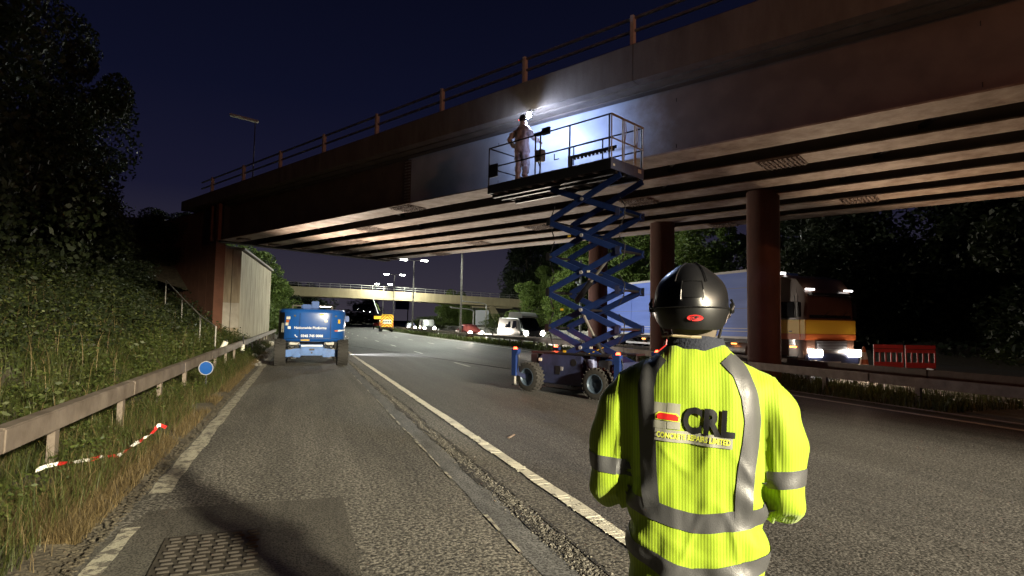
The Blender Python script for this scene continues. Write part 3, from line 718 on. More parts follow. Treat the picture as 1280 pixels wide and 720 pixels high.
RT = [ # x, y, h, w, where
 (36,46,11.5,9,'behind the upper scissor arms'),(33,55,9.0,8,'left of the scissor arms with a low spreading crown'),(40,60,13,10,'rising to the bridge underside left of the lift'),
 (34,68,9.5,8.5,'behind the camper van'),(39,76,12,10,'beyond the footbridge end'),(33.5,82,7.5,7.5,'just right of the inclined footbridge leg'),
 (46,88,14,11,'high on the bank above the footbridge end'),(47,108,9,8,'lit bright green past the footbridge end'),(31,40,8.2,7.5,'behind the trailer top seen between the columns'),
 (34,32,10,9,'dark, behind the dark end of the trailer'),(31.5,26,9,8,'dark, above the truck cab'),(35,20,12,10,'very dark, right of the thick column'),
 (32,14.5,9.5,8.5,'very dark, beyond the red barriers'),(38,9,12,11,'black mass at the right edge under the bridge'),(45,40,15,12,'tallest dark crown behind the lift'),
 (46,26,15,12,'tall dark crown high behind the cab'),(44,68,14.5,11,'tall dark crown above the pale ones'),(56,110,19,14,'dark, far beyond the footbridge'),
 (50,128,19,14,'dark rounded crown against the sky beyond the footbridge'),(62,140,20,15,'farthest dark crown left of the lit bank'),(37,132,5,7,'low, below the footbridge deck'),
 (33,140,5.5,8,'low, beside the sign board'),(36,150,9,10,'low far one left of the sign board'),(35,2,11,10,'black, beyond the right end of the rail'),(48,5,15,12,'tall black crown behind the barriers')]
for i,(x,y,h,w,wh) in enumerate(RT):
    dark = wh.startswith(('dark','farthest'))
    tree(x+cx(y)*.5,y,hillr(x,y)-.1,h,w,('dark' if 'dark' in wh or 'black' in wh else 'green')+' leafy tree '+wh if not wh.startswith(('dark','very','black','tall')) else 'leafy tree, '+wh, m='leafshade' if dark or wh.startswith(('very','black','tall')) or y<33 else 'leaf', kind=i%4, nl=26000, leafs=.135, low=.04)
for i,(x,y,h,w,wh) in enumerate(((-5.2,62,8.4,7.5,'green tree at the far end of the abutment wall, nearest the road'),(-8,70,10,8,'green tree right behind the pale abutment wall'),(-3.2,76,6.5,6,'small green tree behind the blue boom lift'),
    (-6,110,7.5,9,'dark round tree under the footbridge left of the road'),(-2,150,9,12,'dark far tree left of the distant road bend'),(8,230,11,20,'far dark tree mass where the road disappears'),(-9,190,13,16,'dark far tree above the boom lift'))):
    tree(x+cx(y),y,0,h,w,wh,m='leaf' if i<3 else 'leafshade',kind=(i+1)%4,group='trees left of the road',nl=13000 if i<3 else 6000,leafs=.15 if i<3 else .2,low=.02)
for i,(x,y,h,w,z,wh) in enumerate(((-10.5,29,11,6.5,3.2,'black tree beside the wing wall above the slope'),(-9.5,19,12,7,3.0,'tall black tree at the left edge rising above the bridge end'),(-13,22,14,9,4,'tall black tree behind the others on the slope'),
    (-12,37,9,8,5,'dark bush like tree at the end of the parapet'),(-9.5,12,9,6,3,'black tree at the far left beside the slope'),(-14,13,13,9,4,'large black tree left of the others on the slope'),(-17,30,11,9,5,'black tree behind the wing wall'),(-11,6,11,7,3.5,'black tree nearest the viewer on the left slope'))):
    tree(x,y,z,h,w,wh,m='leafshade',kind=i%4,group='trees on the left slope',nl=30000,leafs=.10,low=.02)
for i,(x,y,z,h,w,wh) in enumerate(((-10.0,37.5,3.6,3.0,4,'dark bush where the wing wall meets the slope'),(-7.6,40,5.2,3.4,5,'dark bush above the wing wall end'),(-9.0,30.5,3.4,2.6,5,'dark bush on the slope above the handrail'))):
    tree(x,y,z-.4,h,w,wh,cat='bush',name='bush',m='leafshade',kind=i%4,group='bushes on the left slope',nl=30000,leafs=.10,low=.0)
# ivy and shrubs on the far verge below the footbridge, lit green
def shrub(x, y, h, w, label, z=0, m='weed'):
    r_ = root('shrub', label, 'shrub', (x,y,z), 0, 'shrubs along the road')
    key = ('shrub', m)
    if key not in crowns:
        vs, fs = crown_mesh(55, 1, 1, 5000, .022); crowns[key] = big('foliage', vs, fs, m, r_); o = crowns[key]
    else: o = crowns[key].copy(); C.objects.link(o); o.parent = r_
    o.scale = (w,w,h); o.rotation_euler = (0,0,random.uniform(0,6))
    st = MB()
    for a in range(5): st.cyl((0,0,-.1),(math.cos(a*1.3)*w*.25,math.sin(a*1.3)*w*.25,h*.6),.03,.01,n=5)
    st.build('stem','bark',r_)
for i,(x,y,h,w,lab) in enumerate(((31.8,17.2,2.6,3.4,'leafy shrub behind the red plastic barriers'),(31.5,12.8,2.8,3.6,'leafy shrub right of the truck headlights'),(31.5,46,3.0,5,'green shrub under the trees behind the camper van'),
    (31.4,54,2.8,5,'green shrub beside the low wall left of the camper van'),(31.6,66,3,6,'green shrub right of the footbridge leg foot'),(32,78,3,6,'green shrub left of the footbridge leg'),(32,92,3.2,7,'bright green shrub under the footbridge near the sign board'),
    (29,128,3,7,'green shrub between the white van and the sign board'),(30,150,3,8,'green shrub far behind the white van'),(14,205,3.5,16,'green shrub at the road bend left of the amber board'),(25,245,4,20,'green shrub mass at the far bend'))):
    shrub(x+(0 if y>100 else 0),y,h,w,lab)

# ------------------------------------------------------------------ footbridge
fb = root('footbridge', 'long pale concrete footbridge with railing crossing the motorway in the distance', 'footbridge')
fx = [(-20,6.45),(9,6.15),(24,5.8),(38,5.4),(47,5.15),(60,4.8)]
for (x0,z0),(x1,z1) in zip(fx,fx[1:]):
    MB().beam((x0,118,z0+1.02),(x1,118,z1+1.02),.28,1.62).build('edge_beam','fbconc',fb)
    MB().beam((x0,117.8,z0+.10),(x1,117.8,z1+.10),.75,.18).build('edge_ledge','fbconc',fb)
    MB().beam((x0,119.2,z0+.06),(x1,119.2,z1+.06),3.0,.22).build('deck','fbconc',fb)
    for hh in (2.15,2.6):
        MB().beam((x0,118,z0+hh+.1),(x1,118,z1+hh+.1),.06,.08).build('handrail','galv',fb)
    k = max(1,int((x1-x0)/1.9))
    for j in range(k):
        t = j/k; MB().box((x0+(x1-x0)*t,118,z0+(z1-z0)*t+2.25),(.07,.07,.95)).build('baluster','galv',fb)
MB().beam((38.2,118.2,5.2),(42.4,118.2,-1),1.2,1.3).build('inclined_leg','fbconc',fb)
MB().box((38.5,118.2,5.05),(9,1.6,.3)).build('crosshead','fbconc',fb)
MB().beam((-9.0,118.6,5.9),(-14,118.6,-1),1.0,1.1).build('inclined_leg','conc',fb)

# ------------------------------------------------------------------ sign boards, small masts
def mast(x, y, h, armlen, label, name='camera_mast', r=.07, m='galv', rz=0, curved=False):
    r_ = root(name, label, 'mast', (x,y,0), rz)
    MB().cyl((0,0,0),(0,0,h),r*1.2,r,n=10).build('pole',m,r_,smooth=True)
    if armlen:
        if curved: MB().tube([(0,0,h),(-armlen*.12,0,h+.25),(-armlen*.35,0,h+.36),(-armlen,0,h+.5)],r*.8).build('arm',m,r_,smooth=True)
        else: MB().cyl((0,0,h-.5),(-armlen,0,h-.1),r*.6,n=8).build('arm',m,r_,smooth=True)
        MB().box((-armlen,0,h+(.6 if curved else .1)),(.3,.22,.2)).build('camera_box',m,r_,bevel=.03)
    return r_
mast(22.9,42,5.0,1.9,'pale mast with a sideways arm seen behind the scissor arms',r=.11,m='white')
mast(22.9,45.2,7.3,0,'taller pale pole behind the scissor lift, left of a column',name='pole',r=.09,m='white')
mast(29.2,100,3.8,4.2,'thin mast with a curved arm between the white van and the car',curved=True,r=.12)
mast(30.0,95,4.8,4.2,'tall thin mast with a curved arm left of the footbridge leg',curved=True,r=.12)
mast(32.5,30.5,9.8,0,'thin pale pole right of the thick bridge column',name='pole',r=.055,m='white')
sg = root('sign_board','pale sign board on two posts left of the footbridge leg','sign',(29.6,96,0))
MB().box((0,0,2.6),(2.4,.08,2.6)).build('board','grey',sg); MB().cyl((-.8,.06,0),(-.8,.06,3.4),.05).build('post','galv',sg); MB().cyl((.8,.06,0),(.8,.06,3.4),.05).build('post','galv',sg)
for x,y,z,w,h,lab in ((38.3,412,10.6,10,4.5,'dark distant gantry sign over the far left road'),(41.1,251,9.0,6,4,'dark square gantry sign right of the chevron van')):
    s_ = root('gantry_sign',lab,'sign',(x,y,0)); MB().box((0,0,z),(w,.3,h)).build('board','navyd',s_); MB().cyl((w/2-.5,.3,0),(w/2-.5,.3,z+h/2),.25).build('post','galv',s_)
ybd = root('arrow_board','lit amber board on a red trailer beyond the chevron van','traffic board',(15.1,123,0))
MB().box((0,0,2.45),(1.5,.12,.6)).build('board','yell_em',ybd); MB().box((0,0,1.0),(1.8,1.2,.6)).build('trailer_body','redp',ybd,bevel=.05); MB().cyl((0,.1,1.2),(0,.1,2.4),.05).build('post','galv',ybd)
for s1 in (-.8,.8): MB().cyl((s1-.08,0,.33),(s1+.08,0,.33),.33,n=16).build('wheel','rubber',ybd)

# lamp on the bridge deck
bl = root('bridge_lamp','unlit street lamp with a flat head standing on the bridge deck','street lamp',(-3.75,46.3,8.2))
MB().cyl((0,0,0),(0,0,8.2),.055,.035,n=8).build('pole','darkrail',bl,smooth=True); MB().box((-.75,0,8.33),(2.0,.45,.16),ry=R(8)).build('lamp_head','sticker',bl,bevel=.05)
q = B(24.0,-.9,zt(0)); bl2 = root('bridge_lamp','thin dark pole on the bridge against the sky near the top','street lamp',q)
MB().cyl((0,0,-.3),(0,0,12),.10,.06,n=8).build('pole','darkrail',bl2,smooth=True); MB().box((-.9,0,12.1),(1.6,.4,.15)).build('lamp_head','grey',bl2,bevel=.04)
#SECTION2
# ------------------------------------------------------------------ scissor lift
LA = math.atan2(-.903, .43)
def wheel(parent, loc, r, w, rimm='rim', n=26, lug=True, out=1, name='wheel'):
    """axis along local y; out = side the rim faces"""
    t = MB(); prof = [(.62,-.5),(.86,-.52),(.97,-.46),(1,-.32),(1,.32),(.97,.46),(.86,.52),(.62,.5)]
    rings = []
    for i in range(n):
        a = 2*math.pi*i/n; rings.append([(math.cos(a)*r*p, w*q, math.sin(a)*r*p) for p,q in prof])
    rings.append(rings[0]); t.loft(rings, cap=False, closed=True)
    if lug:
        for i in range(22):
            a = 2*math.pi*i/22
            for sd in (-1,1):
                aa = a+(.14 if sd>0 else 0); c = (math.cos(aa)*r*1.005, sd*w*.26, math.sin(aa)*r*1.005)
                t.box(c,(.030,w*.50,r*.13),mtx=Matrix.Rotation(-aa,3,'Y')@Matrix.Rotation(sd*.35,3,'X'))
    o = t.build(name,'rubber',parent,smooth=True); o.location = loc
    q = MB(); q.cyl((0,-w*.30,0),(0,w*.30,0),r*.62,n=20)
    rr = MB(); 
    ring = []
    for i in range(24):
        a = 2*math.pi*i/24; ring.append([(math.cos(a)*r*p, out*w*k, math.sin(a)*r*p) for p,k in ((.64,.50),(.60,.52),(.54,.34),(.30,.22),(.16,.30),(.0001,.32))])
    ring.append(ring[0]); rr.loft(ring, cap=False, closed=False)
    rr.build('rim', rimm, o, smooth=True)
    return o
lift = root('scissor_lift','raised dark blue scissor lift with long railed platform holding the painter under the bridge','scissor lift',(6.66,12.76,0),LA)
for x in (-1.07,.98):
    for sd in (-1,1): wheel(lift,(x,sd*.90,.345),.345,.26,out=sd)
MB().prism([(-.92,.30),(-.92,.82),(-.80,.93),(.42,.93),(.42,.22),(-.80,.22)],'y',-.76,-.42).build('tank_panel','navyd',lift,bevel=.015)
MB().prism([(-.92,.30),(-.92,.82),(-.80,.93),(.42,.93),(.42,.22),(-.80,.22)],'y',.42,.76).build('tank_panel','navyd',lift,bevel=.015)
MB().box((0,0,.42),(2.9,.80,.30)).build('chassis_frame','navyd',lift,bevel=.01)
MB().box((.0,-.40,.955),(2.35,.72,.04)).build('deck_plate','blackm',lift,bevel=.004)
MB().box((.0,.55,.955),(2.35,.4,.04)).build('deck_plate','blackm',lift,bevel=.004)
for x in (-1.07,.98): MB().box((x,0,.36),(.18,1.6,.20)).build('axle','navyd',lift,bevel=.02)
MB().box((-.30,-.766,.56),(.14,.012,.20)).build('access_hatch','blackm',lift)
MB().box((-.17,-.768,.60),(.07,.012,.09)).build('sticker','grey',lift)
MB().box((-.86,-.768,.78),(.10,.012,.07)).build('sticker','sticker',lift)
MB().cyl((.18,-.768,.76),(.18,-.756,.76),.085,n=16).build('round_cover','blackm',lift)
MB().box((-1.08,-.60,.80),(.24,.30,.22)).build('battery_box','blackm',lift,bevel=.02)
MB().cyl((.60,-.62,.38),(.60,-.62,.86),.12,n=18).build('hydraulic_tank','toe',lift,smooth=True)
MB().box((.86,-.45,.66),(.30,.16,.36)).build('valve_block','blackm',lift,bevel=.02)
MB().box((.66,-.05,.80),(.06,.9,.26)).build('end_panel','redglow',lift,bevel=.01)
MB().box((1.28,0,.60),(.10,1.1,.42)).build('end_panel','navyd',lift,bevel=.02)
MB().tube([(-1.22,-.76,.30),(-.6,-.80,.14),(.2,-.80,.12),(.8,-.78,.20)],.012).build('hose','blackm',lift,smooth=True)
MB().tube([(.45,-.7,.85),(.62,-.78,.70),(.80,-.70,.52),(.86,-.5,.5)],.016).build('hose','blackm',lift,smooth=True)
# stabiliser legs with red beacons
for x, y_ in ((-1.42,-1.08),(-1.72,.85),(1.58,-1.0),(1.38,.95)):
    lg = MB().prism([(-.075,.36),(.075,.36),(.075,.86),(.13,.95),(.13,1.02),(-.075,1.02)] if x<0 else [(-.075,.36),(.075,.36),(.075,1.02),(-.13,1.02),(-.13,.95),(-.075,.86)],'y',-.06,.06).build('stabiliser_leg','navy',lift,bevel=.008); lg.location = (x,y_,0)
    MB().cyl((0,0,.16),(0,0,.36),.035,n=10).build('ram','galv',lg,smooth=True)
    MB().cyl((0,0,.13),(0,0,.17),.10,.085,n=14).build('foot_pad','blackm',lg,smooth=True)
    MB().tube([(.08,0,.95),(.12,0,.8),(.11,0,.6),(.07,0,.45)],.012).build('hose','blackm',lg,smooth=True)
    bc = MB().cyl((0,0,1.02),(0,0,1.07),.055,.035,n=12).build('beacon','redem',lg,smooth=True)
    lamp('POINT','beacon_light',(x,y_,1.13),9,(1,.10,.04),radius=.05,parent=lift)
    ar = MB().beam((x*.75,y_*.8,.30),(x,y_,.45),.08,.10); ar.build('stabiliser_arm','navyd',lift)
# scissor stack
zl = [.66,1.56,2.46,3.36,4.26,5.13]; XL, XR = -.87, 1.22
YO, YI = .47, .37
for k in range(5):
    z0, z1 = zl[k], zl[k+1]
    for sd in (-1,1):
        yo = sd*(YO if k%2==0 else YI)+(.06 if sd>0 else -.06)*0; yi = sd*(YI if k%2==0 else YO)
        for (a,b,yy_) in (((XL,z0+.03),(XR,z1-.03),yo),((XR,z0+.03),(XL,z1-.03),yi)):
            q = MB().beam((a[0],yy_,a[1]),(b[0],yy_,b[1]),.055,.135,up=(0,1,0)) if False else None
            dx, dz = b[0]-a[0], b[1]-a[1]; l = math.hypot(dx,dz)
            arm = MB(); arm.box((0,0,0),(l+.10,.055,.135)); arm.box((0,0,.071),(l-.1,.060,.006)); o = arm.build('scissor_arm','navy',lift,bevel=.006)
            o.location = ((a[0]+b[0])/2,yy_,(a[1]+b[1])/2); o.rotation_euler = (0,-math.atan2(dz,dx),0)
            sg_ = -1 if sd<0 else 1
            MB().cyl((0,sg_*.027,0),(0,sg_*.055,0),.045,n=12).build('pivot_pin','grey',o,smooth=True)
    for x in (XL,XR):
        if k>0: MB().cyl((x,-.52,z0),(x,.52,z0),.032,n=10).build('cross_tube','blackm',lift,smooth=True)
    MB().cyl(((XL+XR)/2,-.5,(z0+z1)/2),((XL+XR)/2,.5,(z0+z1)/2),.03,n=10).build('cross_tube','blackm',lift,smooth=True)
for k in range(1,5):
    for sd in (-1,1):
        for x in (XL,XR):
            MB().box((x,sd*.525,zl[k]),(.13,.02,.20)).build('joint_plate','blackm' if x<0 else 'navyd',lift,bevel=.02)
for k,(x_,z_) in enumerate(((-.3,.98),(.5,1.1),(-.4,2.0),(.4,2.9),(-.2,3.8))):
    MB().box((x_,-.512,z_+.02),(.09,.004,.05)).build('sticker','sticker' if k%2 else 'yellow',lift)
for k in range(1,5):
    MB().tube([(XL+.03,-.33,zl[k]-.40),(XL-.10,-.30,zl[k]-.12),(XL-.11,-.30,zl[k]+.12),(XL+.05,-.33,zl[k]+.40)],.013).build('cable','blackm',lift,smooth=True)
# hydraulic rams
for (x0,z0,x1,z1) in ((.55,.80,-.15,1.95),(-.35,2.25,.55,3.20)):
    MB().cyl((x0,0,z0),((x0+x1)/2,0,(z0+z1)/2),.07,n=12).build('lift_cylinder','blackm',lift,smooth=True)
    MB().cyl(((x0+x1)/2,0,(z0+z1)/2),(x1,0,z1),.035,n=12).build('lift_ram','galv',lift,smooth=True)
for k in range(1,5):
    MB().tube([(XR-.05,-.40,zl[k]-.35),(XR+.10,-.40,zl[k]-.12),(XR+.12,-.40,zl[k]+.14),(XR-.03,-.40,zl[k]+.35)],.012).build('hose','blackm',lift,smooth=True)
for i in range(5): MB().box((.30+.13*i,-.505,.92+.052*i),(.06,.004,.02),ry=-R(22)).build('hazard_mark','yellow',lift)
# platform
PX0, PX1, PY0, PY1, PZ = -2.85, 1.22, -.80, .55, 5.20
MB().box(((PX0+PX1)/2,(PY0+PY1)/2,PZ+.07),(PX1-PX0,PY1-PY0-.02,.035)).build('platform_floor','blackm',lift)
x = PX0+.2
while x < PX1-.1:
    MB().box((x,(PY0+PY1)/2,PZ+.02),(.06,PY1-PY0-.06,.06)).build('floor_joist','galv',lift); x += .42
for y_ in (PY0+.22,PY1-.22,PY0+.55): MB().box(((PX0+PX1)/2,y_,PZ-.035),(PX1-PX0,.09,.08)).build('platform_bearer','blackm',lift)
MB().box(((PX0+PX1)/2,PY0,PZ+.12),(PX1-PX0,.03,.24)).build('toe_board','blackm',lift)
MB().box(((PX0+PX1)/2,PY1,PZ+.12),(PX1-PX0,.03,.24)).build('toe_board','blackm',lift)
MB().box((PX0,(PY0+PY1)/2,PZ+.12),(.03,PY1-PY0,.24)).build('toe_board','blackm',lift)
MB().box((PX1,(PY0+PY1)/2,PZ+.13),(.03,PY1-PY0+.02,.26)).build('toe_board','toe',lift,bevel=.004)
MB().box((PX1+.018,PY1-.18,PZ+.16),(.006,.14,.09)).build('sticker','sticker',lift)
MB().box((PX1+.018,PY0+.10,PZ+.10),(.006,.07,.05)).build('sticker','sticker',lift)
HT, HM = PZ+1.27, PZ+.72
def rl(p0, p1, m='blackm', r=.020): MB().cyl(p0,p1,r,n=8).build('guard_rail',m,lift,smooth=True)
def pst(x, y_, m='blackm', z0=None, r=.020): MB().cyl((x,y_,PZ+.05 if z0 is None else z0),(x,y_,HT),r,n=8).build('rail_post',m,lift,smooth=True)
for y_ in (PY0,PY1):
    rl((PX0+.06,y_,HT),(PX1,y_,HT)); rl((PX0+.06,y_,HM),(PX1,y_,HM))
    for x in (PX0+.03,-1.10,-.93,.02,PX1-.05): pst(x,y_)
rl((PX0+.03,PY0,HT),(PX0+.03,PY1,HT)); rl((PX0+.03,PY0,HM),(PX0+.03,PY1,HM))
MB().box((-.80,PY0+.06,HT+.06),(.26,.07,.18)).build('web_fill_housing','blackm',lift,bevel=.01)  # flood added on the rail to spread blue light over the girder web
MB().box((-.80,PY0+.098,HT+.06),(.22,.008,.14)).build('web_fill_lens','lampf',lift)
lamp('SPOT','web_fill_light',(-.80,PY0+.13,HT+.06),190,(.30,.45,1.0),(-2.0,3,HT-.2),.05,118,.8,lift)
# gate end (tan)
for y_ in (PY0+.02,PY0+.46,PY0+.52,PY0+.96,PY0+1.02,PY1-.02): pst(PX1,y_,'tan',r=.016)
for a,b in ((PY0,PY0+.46),(PY0+.50,PY0+.98),(PY0+1.0,PY1)):
    rl((PX1,a,HT),(PX1,b,HT),'tan',.026); rl((PX1,a,HM),(PX1,b,HM),'tan',.018)
MB().tube([(PX1+.02,PY0+.55,HT-.02),(PX1+.03,PY0+.56,HT-.30),(PX1+.02,PY0+.50,HM-.1),(PX1+.02,PY0+.50,PZ+.3)],.012).build('gate_bar','tan',lift,smooth=True)
MB().tube([(PX1+.02,PY0+1.05,HT-.02),(PX1+.03,PY0+1.06,HT-.40),(PX1+.02,PY0+.98,HM-.15),(PX1+.02,PY0+.98,PZ+.3)],.012).build('gate_bar','tan',lift,smooth=True)
# control box, panel, tool rack with teeth
MB().box((-1.02,PY0+.10,HM+.02),(.24,.16,.30)).build('control_box','grey',lift,bevel=.02)
MB().box((-1.0,PY0+.05,HT+.03),(.30,.16,.05)).build('control_tray','blackm',lift,bevel=.01)
MB().box((PX0+.22,PY0-.01,PZ+.62),(.34,.03,.36)).build('document_box','blackm',lift,bevel=.01)
tr = MB().box((.30,PY0+.50,PZ+.66),(1.45,.04,.07)).build('slotted_rack','blackm',lift)
for i in range(11): MB().box((-.22+i*.115,PY0+.50,PZ+.605),(.055,.04,.055)).build('rack_tooth','blackm',tr)
MB().box((-.36,PY0+.50,PZ+.36),(.12,.05,.60)).build('rack_stand','blackm',lift)
MB().tube([(-.55,PY0+.1,PZ+.70),(-.55,PY0+.1,PZ+.55),(-.40,PY0+.1,PZ+.55)],.012).build('bracket','blackm',lift)
MB().tube([(-1.0,PY0+.06,PZ+.9),(-1.03,PY0+.02,PZ+.6),(-.96,PY0+.04,PZ+.4),(-1.02,PY0+.05,PZ+.2)],.012).build('cable','blackm',lift,smooth=True)
# text on the toe board side
def text_mesh(txt, size, m, name, parent=None, bold=0.0, space=1.0, shear=0):
    cu = bpy.data.curves.new(name,'FONT'); cu.body = txt; cu.size = size; cu.offset = bold; cu.space_character = space; cu.shear = shear; cu.align_x = 'CENTER'; cu.align_y = 'CENTER'; cu.resolution_u = 3
    o = bpy.data.objects.new(name, cu); C.objects.link(o); dg = bpy.context.evaluated_depsgraph_get(); dg.update()
    me = bpy.data.meshes.new_from_object(o.evaluated_get(dg)); me.name = name
    bpy.data.objects.remove(o); bpy.data.curves.remove(cu)
    me.materials.clear(); me.materials.append(M[m]); o = bpy.data.objects.new(name, me); C.objects.link(o)
    if parent: o.parent = parent
    return o
tt = text_mesh('GS-3384 RT', .13, 'grey', 'lettering', lift) if False else None

# ------------------------------------------------------------------ people
def skinned(name, J, E, m, parent, sub=2, rooti=None, smooth=True):
    """J name->(x,y,z,rx[,ry]); E list of name pairs -> one continuous skinned surface"""
    keys = list(J); me = bpy.data.meshes.new(name); me.from_pydata([J[k][:3] for k in keys], [(keys.index(a),keys.index(b)) for a,b in E], [])
    o = bpy.data.objects.new(name, me); C.objects.link(o)
    md = o.modifiers.new('s','SKIN'); md.use_smooth_shade = True
    sv = me.skin_vertices[0].data
    for i,k in enumerate(keys):
        r = J[k][3:]; sv[i].radius = (r[0], r[1] if len(r)>1 else r[0]); sv[i].use_root = (k == (rooti or keys[0]))
    o.modifiers.new('u','SUBSURF').levels = sub; o.modifiers['u'].render_levels = sub
    dg = bpy.context.evaluated_depsgraph_get(); dg.update(); ev = o.evaluated_get(dg)
    me2 = bpy.data.meshes.new_from_object(ev); me2.name = name; bpy.data.objects.remove(o)
    me2.materials.clear(); me2.materials.append(M[m])
    for p in me2.polygons: p.use_smooth = True
    o = bpy.data.objects.new(name, me2); C.objects.link(o)
    if parent is not None: o.parent = parent
    return o
def hand(J, E, wrist, side, d, curl, pre):
    """palm and five fingers from a wrist; d = direction of the hand, fingers curl towards -z/inward"""
    w = Vector(J[wrist][:3]); d = Vector(d).normalized(); up = Vector((0,0,1)); lat = d.cross(up).normalized()
    pc = w+d*.055; J[pre+'palm'] = (*pc, .034, .020); E.append((wrist, pre+'palm'))
    for i,(off,l) in enumerate(((-.030,.066),(-.010,.078),(.010,.074),(.030,.058))):
        k0 = pc+d*.040+lat*off; k1 = k0+(d*math.cos(curl*.5)-up*math.sin(curl*.5))*l*.45; k2 = k1+(d*math.cos(curl*1.3)-up*math.sin(curl*1.3))*l*.35; k3 = k2+(d*math.cos(curl*2.0)-up*math.sin(curl*2.0))*l*.30
        nm = [f'{pre}f{i}{j}' for j in range(4)]
        for a, p, r_ in zip(nm,(k0,k1,k2,k3),(.0105,.0092,.0086,.0075)): J[a] = (*p, r_)
        E += [(pre+'palm',nm[0]),(nm[0],nm[1]),(nm[1],nm[2]),(nm[2],nm[3])]
    th = lat*(-side)*.9+d*.5-up*.2; t0_ = pc-d*.02+lat*(-side)*.030; t1_ = t0_+th.normalized()*.035; t2_ = t1_+(d*.8-up*.4+lat*(-side)*.1).normalized()*.030
    for a,p,r_ in ((pre+'t0',t0_,.013),(pre+'t1',t1_,.011),(pre+'t2',t2_,.0095)): J[a] = (*p, r_)
    E += [(pre+'palm',pre+'t0'),(pre+'t0',pre+'t1'),(pre+'t1',pre+'t2')]
def body_joints(el, wr, sh=None, headtilt=(0,0), stance=.11):
    J = {'pelvis':(0,0,.95,.14,.10),'spine':(0,-.01,1.13,.12,.09),'chest':(0,-.005,1.33,.145,.10),'neckb':(0,.0,1.49,.065,.06),'neck':(0,.015,1.56,.056,.058),
         'jaw':(headtilt[0]*.4,.045,1.62,.068,.080),'head':(headtilt[0]*.8,.035+headtilt[1]*.5,1.69,.080,.098),'crown':(headtilt[0],.025+headtilt[1],1.755,.060,.075),'nose':(headtilt[0]*.6,.150,1.655,.013),
         'earl':(-.083,.03,1.665,.012,.02),'earr':(.083,.03,1.665,.012,.02)}
    E = [('pelvis','spine'),('spine','chest'),('chest','neckb'),('neckb','neck'),('neck','jaw'),('jaw','head'),('head','crown'),('head','nose'),('head','earl'),('head','earr')]
    for sd, s in (('l',-1),('r',1)):
        e_, w_ = el[sd], wr[sd]
        J['sh'+sd] = (s*.175,0,1.435,.062); J['ua'+sd] = tuple((Vector(J['sh'+sd][:3])*.5+Vector(e_)*.5))+(.050,); J['el'+sd] = (*e_,.040); J['fa'+sd] = tuple(Vector(e_)*.6+Vector(w_)*.4)+(.041,); J['wr'+sd] = (*w_,.027)
        E += [('chest','sh'+sd),('sh'+sd,'ua'+sd),('ua'+sd,'el'+sd),('el'+sd,'fa'+sd),('fa'+sd,'wr'+sd)]
        J['hip'+sd] = (s*.095,0,.88,.088); J['th'+sd] = (s*.10,.01,.68,.080); J['kn'+sd] = (s*stance,.02,.49,.056); J['ca'+sd] = (s*stance,-.015,.33,.055); J['an'+sd] = (s*stance,-.02,.09,.038); J['to'+sd] = (s*(stance+.02),.13,.035,.036,.028); J['tp'+sd] = (s*(stance+.025),.19,.03,.028,.018)
        E += [('pelvis','hip'+sd),('hip'+sd,'th'+sd),('th'+sd,'kn'+sd),('kn'+sd,'ca'+sd),('ca'+sd,'an'+sd),('an'+sd,'to'+sd),('to'+sd,'tp'+sd)]
        hand(J, E, 'wr'+sd, s, (Vector(w_)-Vector(e_)), .45, 'h'+sd)
    return J, E
def face_bits(p):
    for sx_ in (-.032,.032): MB().box((sx_,.128,1.70),(.026,.012,.012)).build('eye','blackmat',p,bevel=.004)
    MB().box((0,.128,1.617),(.050,.014,.010)).build('mouth','redglow',p,bevel=.003)

